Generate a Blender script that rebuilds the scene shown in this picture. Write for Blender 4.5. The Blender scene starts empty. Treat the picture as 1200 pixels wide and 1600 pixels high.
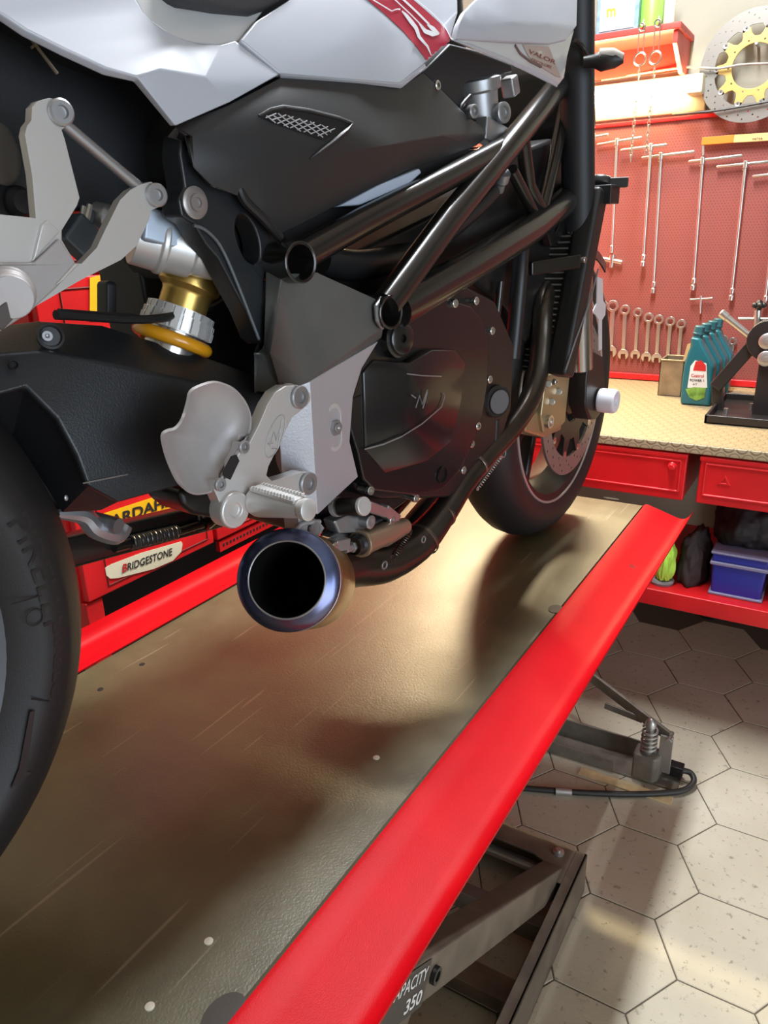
import bpy, bmesh, math, random
from mathutils import Vector, Matrix, Quaternion
from mathutils.bvhtree import BVHTree
from mathutils.geometry import tessellate_polygon
random.seed(4)
PI = math.pi
COL = bpy.context.scene.collection
DECK = 0.72                      # height of the lift deck above the floor

# ---------------------------------------------------------------- camera rays
FOCAL = 1171.04
def cam_axes(yaw, pitch, roll):
    y, p, r = map(math.radians, (yaw, pitch, roll))
    fw = Vector((-math.sin(y)*math.cos(p), math.cos(y)*math.cos(p), -math.sin(p)))
    rt = Vector((math.cos(y), math.sin(y), 0)); up = rt.cross(fw)
    rt2 = rt*math.cos(r) + up*math.sin(r)
    return fw, rt2, rt2.cross(fw)
BIKE_YAW = -6.363
BAX = cam_axes(38.071, 19.98, -1.586); BEYE = Vector((0.699, -0.035, 0.614))      # bike frame
RAX = cam_axes(31.708, 19.98, -1.586); REYE = Vector((0, 0, 0.614 + DECK))        # room frame
def _ray(ax, u, v): return ax[0]*FOCAL + ax[1]*(u-600) + ax[2]*(800-v)
def P(u, v, x):                  # bike frame, plane at lateral offset x
    d = _ray(BAX, u, v); return BEYE + d*((x-BEYE.x)/d.x)
def PY(u, v, y):
    d = _ray(BAX, u, v); return BEYE + d*((y-BEYE.y)/d.y)
def Wy(u, v, y):
    d = _ray(RAX, u, v); return REYE + d*((y-REYE.y)/d.y)
def Wx(u, v, x):
    d = _ray(RAX, u, v); return REYE + d*((x-REYE.x)/d.x)
def Wz(u, v, z):
    d = _ray(RAX, u, v); return REYE + d*((z-REYE.z)/d.z)
def PL(pts, x=None):             # list of (u,v[,x]) -> points
    return [P(q[0], q[1], q[2] if len(q) > 2 else x) for q in pts]

# ---------------------------------------------------------------- materials
def lin(c):
    return tuple(((x/255+0.055)/1.055)**2.4 if x/255 > 0.04045 else x/255/12.92 for x in c)
MATS = {}
def mat(name, col, rough=0.5, metal=0.0, coat=0.0, bump=0.0, bscale=300.0, var=0.0, vscale=6.0, spec=0.5, emit=None, estr=0.0, trans=0.0, rvar=0.0):
    if name in MATS: return MATS[name]
    m = bpy.data.materials.new(name); m.use_nodes = True
    nt = m.node_tree; b = nt.nodes['Principled BSDF']
    c = (*col, 1)
    b.inputs['Base Color'].default_value = c
    b.inputs['Roughness'].default_value = rough
    b.inputs['Metallic'].default_value = metal
    b.inputs['Coat Weight'].default_value = coat
    b.inputs['Coat Roughness'].default_value = 0.08
    b.inputs['Specular IOR Level'].default_value = spec
    if trans: b.inputs['Transmission Weight'].default_value = trans
    if emit:
        b.inputs['Emission Color'].default_value = (*emit, 1); b.inputs['Emission Strength'].default_value = estr
    tc = nt.nodes.new('ShaderNodeTexCoord')
    if var or rvar:
        n = nt.nodes.new('ShaderNodeTexNoise'); n.inputs['Scale'].default_value = vscale; n.inputs['Detail'].default_value = 6
        nt.links.new(tc.outputs['Object'], n.inputs['Vector'])
        if var:
            r = nt.nodes.new('ShaderNodeValToRGB')
            r.color_ramp.elements[0].position = 0.3; r.color_ramp.elements[1].position = 0.7
            r.color_ramp.elements[0].color = tuple(x*(1-var) for x in col)+(1,)
            r.color_ramp.elements[1].color = tuple(min(1, x*(1+var)) for x in col)+(1,)
            nt.links.new(n.outputs['Fac'], r.inputs['Fac']); nt.links.new(r.outputs['Color'], b.inputs['Base Color'])
        if rvar:
            mr = nt.nodes.new('ShaderNodeMapRange'); mr.inputs['To Min'].default_value = max(0.05, rough-rvar); mr.inputs['To Max'].default_value = min(1, rough+rvar)
            nt.links.new(n.outputs['Fac'], mr.inputs['Value']); nt.links.new(mr.outputs['Result'], b.inputs['Roughness'])
    if bump:
        n2 = nt.nodes.new('ShaderNodeTexNoise'); n2.inputs['Scale'].default_value = bscale; n2.inputs['Detail'].default_value = 3
        nt.links.new(tc.outputs['Object'], n2.inputs['Vector'])
        bp = nt.nodes.new('ShaderNodeBump'); bp.inputs['Strength'].default_value = bump; bp.inputs['Distance'].default_value = 0.001
        nt.links.new(n2.outputs['Fac'], bp.inputs['Height']); nt.links.new(bp.outputs['Normal'], b.inputs['Normal'])
    MATS[name] = m
    return m
def specks(m, col, scale=8.0, thr=0.05, strength=0.8):
    """sparse small worn spots"""
    nt = m.node_tree; b = nt.nodes['Principled BSDF']; i = b.inputs['Base Color']
    tc = nt.nodes.new('ShaderNodeTexCoord'); v = nt.nodes.new('ShaderNodeTexVoronoi'); v.inputs['Scale'].default_value = scale
    n = nt.nodes.new('ShaderNodeTexNoise'); n.inputs['Scale'].default_value = scale*6; n.inputs['Detail'].default_value = 4
    nt.links.new(tc.outputs['Object'], v.inputs['Vector']); nt.links.new(tc.outputs['Object'], n.inputs['Vector'])
    mr = nt.nodes.new('ShaderNodeMapRange'); mr.inputs['From Min'].default_value = thr*0.5; mr.inputs['From Max'].default_value = thr; mr.inputs['To Min'].default_value = strength; mr.inputs['To Max'].default_value = 0
    nt.links.new(v.outputs['Distance'], mr.inputs['Value'])
    mu = nt.nodes.new('ShaderNodeMath'); mu.operation = 'MULTIPLY'; nt.links.new(mr.outputs['Result'], mu.inputs[0]); nt.links.new(n.outputs['Fac'], mu.inputs[1])
    mx = nt.nodes.new('ShaderNodeMix'); mx.data_type = 'RGBA'; nt.links.new(mu.outputs[0], mx.inputs[0]); mx.inputs[7].default_value = (*col, 1)
    if i.links: nt.links.new(i.links[0].from_socket, mx.inputs[6])
    else: mx.inputs[6].default_value = i.default_value
    nt.links.new(mx.outputs[2], i)
def nd(nt, t, **kw):
    n = nt.nodes.new(t)
    for k, v in kw.items(): setattr(n, k, v)
    return n
def math_n(nt, op, a, b=None):
    n = nt.nodes.new('ShaderNodeMath'); n.operation = op
    for i, q in enumerate((a, b)):
        if q is None: continue
        if isinstance(q, (int, float)): n.inputs[i].default_value = q
        else: nt.links.new(q, n.inputs[i])
    return n.outputs[0]
def mixc(nt, fac, a, b):
    n = nt.nodes.new('ShaderNodeMix'); n.data_type = 'RGBA'
    for s, q in ((n.inputs[0], fac), (n.inputs[6], a), (n.inputs[7], b)):
        if isinstance(q, (int, float)): s.default_value = q
        elif isinstance(q, tuple): s.default_value = (*q, 1) if len(q) == 3 else q
        else: nt.links.new(q, s)
    return n.outputs[2]

# ---------------------------------------------------------------- mesh builder
def basis(d):
    d = Vector(d).normalized()
    a = Vector((0, 0, 1)) if abs(d.z) < 0.9 else Vector((1, 0, 0))
    u = d.cross(a).normalized(); return u, d.cross(u).normalized(), d
class B:
    def __init__(s): s.bm = bmesh.new()
    def verts(s, pts): return [s.bm.verts.new(p) for p in pts]
    def face(s, vs):
        try: return s.bm.faces.new(vs)
        except ValueError: return None
    def box(s, lo, hi, M=None):
        x0, y0, z0 = lo; x1, y1, z1 = hi
        v = [Vector(p) for p in ((x0,y0,z0),(x1,y0,z0),(x1,y1,z0),(x0,y1,z0),(x0,y0,z1),(x1,y0,z1),(x1,y1,z1),(x0,y1,z1))]
        if M: v = [M @ p for p in v]
        v = s.verts(v)
        for f in ((3,2,1,0),(4,5,6,7),(0,1,5,4),(1,2,6,5),(2,3,7,6),(3,0,4,7)): s.face([v[i] for i in f])
        return s
    def bar(s, p0, p1, w, h, up=(0,0,1)):     # rectangular bar from p0 to p1
        p0, p1 = Vector(p0), Vector(p1); d = (p1-p0).normalized(); a = d.cross(Vector(up)).normalized(); b = a.cross(d)
        q = [s.verts([p + a*(w/2)*i + b*(h/2)*j for i, j in ((-1,-1),(1,-1),(1,1),(-1,1))]) for p in (p0, p1)]
        s.face(q[0][::-1]); s.face(q[1])
        for i in range(4): s.face([q[0][i], q[0][(i+1)%4], q[1][(i+1)%4], q[1][i]])
        return s
    def lathe(s, prof, o, axis, n=32, closed=False, ref=None):   # prof: (t along axis, radius)
        o = Vector(o); u, w, d = basis(axis)
        rings = []
        for t, r in prof:
            if r < 1e-6: rings.append([s.bm.verts.new(o + d*t)])
            else: rings.append([s.bm.verts.new(o + d*t + (u*math.cos(a)+w*math.sin(a))*r) for a in (2*PI*i/n for i in range(n))])
        prs = list(zip(rings, rings[1:]))
        if closed: prs.append((rings[-1], rings[0]))
        for A, C in prs:
            for i in range(n):
                j = (i+1) % n
                if len(A) == 1 and len(C) == 1: continue
                if len(A) == 1: s.face([A[0], C[j], C[i]])
                elif len(C) == 1: s.face([A[i], A[j], C[0]])
                else: s.face([A[i], A[j], C[j], C[i]])
        return s
    def cyl(s, p0, p1, r0, r1=None, n=24, cap=True):
        p0, p1 = Vector(p0), Vector(p1); L = (p1-p0).length; r1 = r0 if r1 is None else r1
        pr = [(0, r0), (L, r1)]
        if cap: pr = [(0, 0)] + pr + [(L, 0)]
        return s.lathe(pr, p0, p1-p0, n)
    def tube(s, pts, r, n=14, cap=True, smooth=0):
        pts = [Vector(p) for p in pts]; rs = r if isinstance(r, (list, tuple)) else [r]*len(pts)
        if smooth:
            out, ro = [], []
            for i in range(len(pts)-1):
                a = pts[max(i-1, 0)]; b, c = pts[i], pts[i+1]; e = pts[min(i+2, len(pts)-1)]
                for k in range(smooth):
                    t = k/smooth; t2, t3 = t*t, t*t*t
                    out.append(0.5*((2*b)+(c-a)*t+(2*a-5*b+4*c-e)*t2+(3*b-a-3*c+e)*t3)); ro.append(rs[i]*(1-t)+rs[i+1]*t)
            out.append(pts[-1]); ro.append(rs[-1]); pts, rs = out, ro
        tan = []
        for i in range(len(pts)): tan.append((pts[min(i+1, len(pts)-1)]-pts[max(i-1, 0)]).normalized())
        u, w, _ = basis(tan[0]); rings = []
        for i, p in enumerate(pts):
            if i:
                q = tan[i-1].rotation_difference(tan[i]); u = q @ u; w = q @ w
            rings.append([s.bm.verts.new(p + (u*math.cos(a)+w*math.sin(a))*rs[i]) for a in (2*PI*k/n for k in range(n))])
        for A, C in zip(rings, rings[1:]):
            for i in range(n): s.face([A[i], A[(i+1)%n], C[(i+1)%n], C[i]])
        if cap: s.face(rings[0][::-1]); s.face(rings[-1])
        return s
    def prism(s, pts, vec, holes=()):          # planar-ish outline extruded by vec, with real holes
        vec = Vector(vec); loops = [[Vector(p) for p in pts]] + [[Vector(p) for p in h] for h in holes]
        flat = [p for l in loops for p in l]; tris = tessellate_polygon(loops)
        a = s.verts(flat); b = s.verts([p+vec for p in flat])
        nrm = Vector()
        for t in tris: nrm += (flat[t[1]]-flat[t[0]]).cross(flat[t[2]]-flat[t[0]])
        fl = nrm.dot(vec) > 0
        for t in tris:
            s.face([a[i] for i in (t[::-1] if fl else t)]); s.face([b[i] for i in (t if fl else t[::-1])])
        k = 0
        for l in loops:
            n = len(l)
            for i in range(n): s.face([a[k+i], a[k+(i+1)%n], b[k+(i+1)%n], b[k+i]])
            k += n
        return s
    def shell(s, vs, faces, thick, out=(1,0,0)):   # faceted skin given thickness away from `out`
        out = Vector(out); base = len(s.bm.verts)
        vs = [Vector(v) for v in vs]; nrm = [Vector() for _ in vs]; fs = []
        for f in faces:
            n = Vector()
            for i in range(1, len(f)-1): n += (vs[f[i]]-vs[f[0]]).cross(vs[f[i+1]]-vs[f[0]])
            if n.length < 1e-12: continue
            if n.dot(out) < 0: f = f[::-1]; n = -n
            fs.append(f); n.normalize()
            for i in f: nrm[i] += n
        a = s.verts(vs); b = s.verts([v - (n.normalized() if n.length else out)*thick for v, n in zip(vs, nrm)])
        cnt = {}
        for f in fs:
            s.face([a[i] for i in f]); s.face([b[i] for i in f[::-1]])
            for i in range(len(f)): cnt[(f[i], f[(i+1)%len(f)])] = 1
        for (i, j) in cnt:
            if (j, i) not in cnt: s.face([a[j], a[i], b[i], b[j]])
        for v in a+b:
            if not v.link_faces: s.bm.verts.remove(v)
        return s
    def sphere(s, c, r, sc=(1,1,1), n=16):
        m = Matrix.Translation(Vector(c)) @ Matrix.Diagonal((*[r*q for q in sc], 1))
        bmesh.ops.create_uvsphere(s.bm, u_segments=n, v_segments=n//2+2, radius=1, matrix=m); return s
    def torus(s, c, axis, R, r, n=40, k=10, a0=0, a1=2*PI):
        u, w, d = basis(axis); c = Vector(c)
        full = abs(a1-a0) > 2*PI-1e-3
        m = n if full else n+1
        rings = []
        for i in range(m):
            a = a0 + (a1-a0)*i/n; e = u*math.cos(a)+w*math.sin(a)
            rings.append([s.bm.verts.new(c + e*(R+r*math.cos(b)) + d*r*math.sin(b)) for b in (2*PI*j/k for j in range(k))])
        for i in range(n):
            A, C = rings[i], rings[(i+1)%m]
            for j in range(k): s.face([A[j], A[(j+1)%k], C[(j+1)%k], C[j]])
        return s
    def merge(s, other): 
        me = bpy.data.meshes.new('t'); other.bm.to_mesh(me); s.bm.from_mesh(me); bpy.data.meshes.remove(me); return s
    def xform(s, M):
        for v in s.bm.verts: v.co = M @ v.co
        return s
    def bvh(s):
        s.bm.normal_update(); return BVHTree.FromBMesh(s.bm)
    def obj(s, name, m, parent=None, bevel=0.0, seg=2, sharp=35, keep=False, fixn=True, subd=0):
        bm = s.bm
        if fixn: bmesh.ops.recalc_face_normals(bm, faces=bm.faces)
        bm.normal_update()
        me = bpy.data.meshes.new(name)
        th = math.radians(sharp)
        for f in bm.faces: f.smooth = True
        if not subd:
            for e in bm.edges:
                e.smooth = not (len(e.link_faces) == 2 and e.calc_face_angle(0) > th)
        off = ORIG.get(parent.name) if parent else None
        if off is not None: bmesh.ops.translate(bm, verts=bm.verts, vec=-off)
        bm.to_mesh(me); 
        if not keep: bm.free()
        o = bpy.data.objects.new(name, me); COL.objects.link(o)
        for q in (m if isinstance(m, (list, tuple)) else [m]): me.materials.append(q)
        if parent: o.parent = parent
        if off is not None: ORIG[o.name] = off
        if bevel:
            md = o.modifiers.new('bevel', 'BEVEL'); md.width = bevel; md.segments = seg; md.limit_method = 'ANGLE'; md.angle_limit = math.radians(32); md.use_clamp_overlap = True
            wn = o.modifiers.new('wn', 'WEIGHTED_NORMAL'); wn.keep_sharp = True
            for e in me.edges: e.use_edge_sharp = False
        if subd:
            md = o.modifiers.new('sub', 'SUBSURF'); md.levels = subd; md.render_levels = subd
        return o
def smooth_px(pts, k=4):
    """closed Catmull-Rom through pixel points"""
    out = []; n = len(pts)
    for i in range(n):
        a, b, c, e = (Vector(pts[(i+j) % n]) for j in (-1, 0, 1, 2))
        for s in range(k):
            t = s/k; q = 0.5*((2*b)+(c-a)*t+(2*a-5*b+4*c-e)*t*t+(3*b-a-3*c+e)*t**3); out.append(tuple(q))
    return out
def islands(b):
    """split a builder into its separate pieces"""
    seen = set(); out = []
    b.bm.verts.ensure_lookup_table()
    for v in b.bm.verts:
        if v.index in seen: continue
        st = [v]; seen.add(v.index); grp = []
        while st:
            q = st.pop(); grp.append(q)
            for e in q.link_edges:
                o = e.other_vert(q)
                if o.index not in seen: seen.add(o.index); st.append(o)
        ids = {q.index: i for i, q in enumerate(grp)}; n = B(); nv = n.verts([q.co for q in grp])
        for f in {f for q in grp for f in q.link_faces}: n.face([nv[ids[q.index]] for q in f.verts])
        out.append(n)
    return out
def objs(b, name, *a, **k):
    b.bm.verts.index_update()
    return [n.obj(name, *a, **k) for n in islands(b)]
ORIG = {}        # object name -> world offset of its mesh origin
def tag(o, label, cat, group=None, kind=None):
    if label: o['label'] = label
    if cat: o['category'] = cat
    if group: o['group'] = group
    if kind: o['kind'] = kind
    return o
def thing(name, label, cat, loc, group=None, rotz=0.0, local=False):
    o = bpy.data.objects.new(name, None); COL.objects.link(o); o.location = loc; o.rotation_euler[2] = rotz
    o.empty_display_size = 0.05
    ORIG[o.name] = Vector((0,0,0)) if local else Vector(loc)
    return tag(o, label, cat, group)
def single(o, label, cat, group=None, recentre=True):
    """a thing that is one mesh: origin to the middle of its base"""
    me = o.data; xs = [v.co for v in me.vertices]
    c = Vector(((min(v.x for v in xs)+max(v.x for v in xs))/2, (min(v.y for v in xs)+max(v.y for v in xs))/2, min(v.z for v in xs)))
    me.transform(Matrix.Translation(-c)); o.location = o.location + c
    return tag(o, label, cat, group)
def structure(o): o['kind'] = 'structure'; return o
def copy_thing(o, loc, label, group=None):
    c = o.copy(); COL.objects.link(c); c.location = loc
    if label: c['label'] = label
    if group: c['group'] = group
    for ch in o.children:
        d = ch.copy(); COL.objects.link(d); d.parent = c
        for g in ch.children:
            e = g.copy(); COL.objects.link(e); e.parent = d
    return c
def text2d(s, size=1.0, extr=0.0, bold=0.0, shear=0.0):
    cu = bpy.data.curves.new('t', 'FONT'); cu.body = s; cu.size = size; cu.extrude = extr; cu.offset = bold; cu.shear = shear; cu.resolution_u = 3
    o = bpy.data.objects.new('t', cu); COL.objects.link(o)
    dg = bpy.context.evaluated_depsgraph_get(); me = bpy.data.meshes.new_from_object(o.evaluated_get(dg))
    vs = [tuple(v.co) for v in me.vertices]; fs = [tuple(p.vertices) for p in me.polygons]
    bpy.data.objects.remove(o); bpy.data.curves.remove(cu); bpy.data.meshes.remove(me)
    x0 = min(v[0] for v in vs); x1 = max(v[0] for v in vs); y0 = min(v[1] for v in vs); y1 = max(v[1] for v in vs)
    return [((v[0]-x0)/(x1-x0), (v[1]-y0)/(y1-y0), v[2]) for v in vs], fs, (x1-x0)/(y1-y0)
def text_map(s, f, name, m, parent, bold=0.0, shear=0.0, raise_=0.0):
    """letters mapped by f(s in 0..1 along, t in 0..1 up) -> point"""
    vs, fs, _ = text2d(s, bold=bold, shear=shear)
    b = B(); v = b.verts([f(a, c) for a, c, z in vs])
    for q in fs: b.face([v[i] for i in q])
    return b.obj(name, m, parent, fixn=False)
def quad_map(o, right, up):          # affine frame of 3 points
    o, right, up = Vector(o), Vector(right), Vector(up)
    return lambda s, t: o + (right-o)*s + (up-o)*t
def hex_socket(b, p, axis, r, depth=0.004):     # socket head screw: rounded head with hexagonal recess
    axis = Vector(axis).normalized(); p = Vector(p)
    b.lathe([(-depth*1.6, r), (-r*0.12, r), (0, r*0.86), (0, r*0.5), (-depth, r*0.45), (-depth, 0)], p, axis, 18)
    return b
def circle(c, axis, r, n=24):
    u, w, d = basis(axis); return [Vector(c) + (u*math.cos(2*PI*i/n)+w*math.sin(2*PI*i/n))*r for i in range(n)]
def ellipse_px(cu, cv, ru, rv, rot=0, n=24):
    out = []
    for i in range(n):
        a = 2*PI*i/n; x, y = ru*math.cos(a), rv*math.sin(a)
        out.append((cu+x*math.cos(rot)-y*math.sin(rot), cv+x*math.sin(rot)+y*math.cos(rot)))
    return out
# ================================================================ materials of the place
M_red = mat('red_paint', (0.66, 0.012, 0.016), 0.36, var=0.12, vscale=9, bump=0.05, bscale=500)
M_redrail = mat('red_powder_coat', (0.52, 0.003, 0.008), 0.42, spec=0.10, bump=0.25, bscale=900, var=0.06, vscale=14)
specks(M_redrail, (0.06,0.03,0.02), 7.0, 0.07, 1.3)
M_black = mat('black_steel', (0.012, 0.011, 0.011), 0.42)
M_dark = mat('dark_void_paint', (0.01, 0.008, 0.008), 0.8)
M_steel = mat('chrome_vanadium', (0.62, 0.60, 0.57), 0.28, 0.9)
M_zinc = mat('zinc_steel', (0.55, 0.54, 0.52), 0.38, 0.85)
M_lift = mat('lift_frame_grey_paint', (0.15, 0.115, 0.085), 0.45, 0.15, var=0.3, vscale=18, rvar=0.15)
M_wallc = mat('cream_wall_paint', (0.33, 0.305, 0.235), 0.75, var=0.06, vscale=3)
M_ceil = mat('ceiling_paint', (0.7, 0.68, 0.62), 0.8)

def floor_mat():
    m = mat('cement_hex_tile', (0.5, 0.45, 0.34), 0.45); nt = m.node_tree; b = nt.nodes['Principled BSDF']
    tc = nd(nt, 'ShaderNodeTexCoord')
    n = nd(nt, 'ShaderNodeTexNoise'); n.inputs['Scale'].default_value = 2.2; n.inputs['Detail'].default_value = 8
    n2 = nd(nt, 'ShaderNodeTexNoise'); n2.inputs['Scale'].default_value = 55; n2.inputs['Detail'].default_value = 4; n2.inputs['Roughness'].default_value = 0.7
    v = nd(nt, 'ShaderNodeTexVoronoi'); v.inputs['Scale'].default_value = 60
    for q in (n, n2, v): nt.links.new(tc.outputs['Object'], q.inputs['Vector'])
    r = nd(nt, 'ShaderNodeValToRGB'); e = r.color_ramp.elements
    e[0].position = 0.3; e[0].color = (0.44, 0.385, 0.275, 1); e[1].position = 0.68; e[1].color = (0.62, 0.565, 0.44, 1)
    nt.links.new(n.outputs['Fac'], r.inputs['Fac'])
    r2 = nd(nt, 'ShaderNodeValToRGB'); e = r2.color_ramp.elements
    e[0].position = 0.33; e[0].color = (1, 1, 1, 1); e[1].position = 0.41; e[1].color = (0, 0, 0, 1)
    nt.links.new(n2.outputs['Fac'], r2.inputs['Fac'])
    r3 = nd(nt, 'ShaderNodeValToRGB'); e = r3.color_ramp.elements
    e[0].position = 0.05; e[0].color = (0.8, 0.8, 0.8, 1); e[1].position = 0.12; e[1].color = (0, 0, 0, 1)
    nt.links.new(v.outputs['Distance'], r3.inputs['Fac'])
    mx = math_n(nt, 'MAXIMUM', r2.outputs['Color'], math_n(nt, 'MULTIPLY', r3.outputs['Color'], n.outputs['Fac']))
    c = mixc(nt, math_n(nt, 'MULTIPLY', mx, 0.6), r.outputs['Color'], (0.13, 0.10, 0.07))
    nt.links.new(c, b.inputs['Base Color'])
    bp = nd(nt, 'ShaderNodeBump'); bp.inputs['Strength'].default_value = 0.35; bp.inputs['Distance'].default_value = 0.002
    nt.links.new(n2.outputs['Fac'], bp.inputs['Height']); nt.links.new(bp.outputs['Normal'], b.inputs['Normal'])
    rr = nd(nt, 'ShaderNodeMapRange'); rr.inputs['To Min'].default_value = 0.32; rr.inputs['To Max'].default_value = 0.6
    nt.links.new(n.outputs['Fac'], rr.inputs['Value']); nt.links.new(rr.outputs['Result'], b.inputs['Roughness'])
    return m
def dots_mat(name, base, dot, pitch, radius, axes, rough=0.5, bumpd=0.0, var=0.1, stagger=True, ring=False):
    """regular dots (perforations or coin studs) in the object's own surface coordinates"""
    m = mat(name, base, rough); nt = m.node_tree; b = nt.nodes['Principled BSDF']
    tc = nd(nt, 'ShaderNodeTexCoord'); sp = nd(nt, 'ShaderNodeSeparateXYZ'); nt.links.new(tc.outputs['Object'], sp.inputs[0])
    A, C = sp.outputs[axes[0]], sp.outputs[axes[1]]
    def grid(da, dc, pa, pc):
        fa = math_n(nt, 'SUBTRACT', math_n(nt, 'FRACT', math_n(nt, 'ADD', math_n(nt, 'DIVIDE', A, pa), da)), 0.5)
        fc = math_n(nt, 'SUBTRACT', math_n(nt, 'FRACT', math_n(nt, 'ADD', math_n(nt, 'DIVIDE', C, pc), dc)), 0.5)
        fa = math_n(nt, 'MULTIPLY', fa, pa); fc = math_n(nt, 'MULTIPLY', fc, pc)
        return math_n(nt, 'SQRT', math_n(nt, 'ADD', math_n(nt, 'MULTIPLY', fa, fa), math_n(nt, 'MULTIPLY', fc, fc)))
    if stagger:
        d = math_n(nt, 'MINIMUM', grid(0, 0, pitch, pitch*1.732), grid(0.5, 0.5, pitch, pitch*1.732))
    else: d = grid(0, 0, pitch, pitch)
    mr = nd(nt, 'ShaderNodeMapRange'); mr.interpolation_type = 'SMOOTHSTEP'
    mr.inputs['From Min'].default_value = radius*0.85; mr.inputs['From Max'].default_value = radius*1.15
    mr.inputs['To Min'].default_value = 1; mr.inputs['To Max'].default_value = 0
    nt.links.new(d, mr.inputs['Value']); f = mr.outputs['Result']; h = f
    if ring:
        mr2 = nd(nt, 'ShaderNodeMapRange'); mr2.inputs['From Min'].default_value = radius*0.7; mr2.inputs['From Max'].default_value = radius*0.85
        nt.links.new(d, mr2.inputs['Value']); f = math_n(nt, 'MULTIPLY', f, mr2.outputs['Result'])
    n = nd(nt, 'ShaderNodeTexNoise'); n.inputs['Scale'].default_value = 5; n.inputs['Detail'].default_value = 8; nt.links.new(tc.outputs['Object'], n.inputs['Vector'])
    bc = mixc(nt, n.outputs['Fac'], tuple(x*(1-var) for x in base), tuple(x*(1+var) for x in base))
    nt.links.new(mixc(nt, f, bc, dot), b.inputs['Base Color'])
    if bumpd:
        bp = nd(nt, 'ShaderNodeBump'); bp.inputs['Distance'].default_value = bumpd; bp.inputs['Strength'].default_value = 0.8
        nt.links.new(h, bp.inputs['Height']); nt.links.new(bp.outputs['Normal'], b.inputs['Normal'])
    return m
M_floor = floor_mat()
M_peg = dots_mat('red_perforated_board', (0.28, 0.072, 0.056), (0.14, 0.028, 0.022), 0.0095, 0.0015, (0, 2), 0.55)
M_pegl = dots_mat('red_perforated_board_left', (0.45, 0.05, 0.04), (0.10, 0.01, 0.01), 0.02, 0.003, (1, 2), 0.55)
M_lino = dots_mat('coin_stud_rubber', (0.30, 0.23, 0.13), (0.20, 0.145, 0.075), 0.030, 0.0135, (0, 1), 0.5, bumpd=0.0008, ring=True)
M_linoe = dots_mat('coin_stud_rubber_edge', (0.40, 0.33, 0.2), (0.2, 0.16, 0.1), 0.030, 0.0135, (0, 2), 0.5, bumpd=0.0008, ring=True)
M_linol = dots_mat('coin_stud_rubber_left', (0.52, 0.40, 0.21), (0.26, 0.19, 0.10), 0.030, 0.0135, (0, 1), 0.5)

# ================================================================ room shell
WY = 2.75; WXL = -2.0; WXR = 3.2; RY = -3.0; CZ = 3.25
Mg = mat('dark_grout', (0.10, 0.08, 0.055), 0.8)
fb = B()
fb.box((WXL, RY, -0.05), (WXR, WY, -0.0012))
for f in fb.bm.faces: f.material_index = 1
S = 0.134; cx0, cy0 = [sum(Wz(u, v, 0)[i] for u, v in ((905,1322),(968,1287),(1060,1320),(1088,1392),(1022,1437),(920,1397)))/6 for i in (0, 1)]
dx, dy = 1.5*S, math.sqrt(3)*S
for i in range(-9, 12):
    for j in range(-18, 9):
        cx = cx0 + i*dx; cy = cy0 + (j + (0.5 if i % 2 else 0))*dy
        if not (WXL+S < cx < 1.9 and -2.2 < cy < WY-S): continue
        r = S - 0.0016
        vs = [Vector((cx + r*math.cos(k*PI/3), cy + r*math.sin(k*PI/3), 0)) for k in range(6)]
        top = fb.verts([v.lerp(Vector((cx, cy, 0)), 0.012) for v in vs]); bot = fb.verts([v - Vector((0,0,0.0012)) for v in vs])
        fb.face(top)
        for k in range(6): fb.face([bot[k], bot[(k+1)%6], top[(k+1)%6], top[k]])
structure(fb.obj('floor', [M_floor, Mg], fixn=False))
T = 0.1
structure(B().box((WXL-T, WY, -0.05), (WXR+T, WY+T, CZ)).obj('wall_back', M_wallc))
structure(B().box((WXL-T, RY, -0.05), (WXL, WY, CZ)).obj('wall_left', M_wallc))
structure(B().box((WXR, RY, -0.05), (WXR+T, WY, CZ)).obj('wall_right', M_wallc))
structure(B().box((WXL-T, RY-T, -0.05), (WXR+T, RY, CZ)).obj('wall_rear', M_wallc))
structure(B().box((WXL-T, RY-T, CZ), (WXR+T, WY+T, CZ+T)).obj('ceiling', M_ceil))

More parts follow.
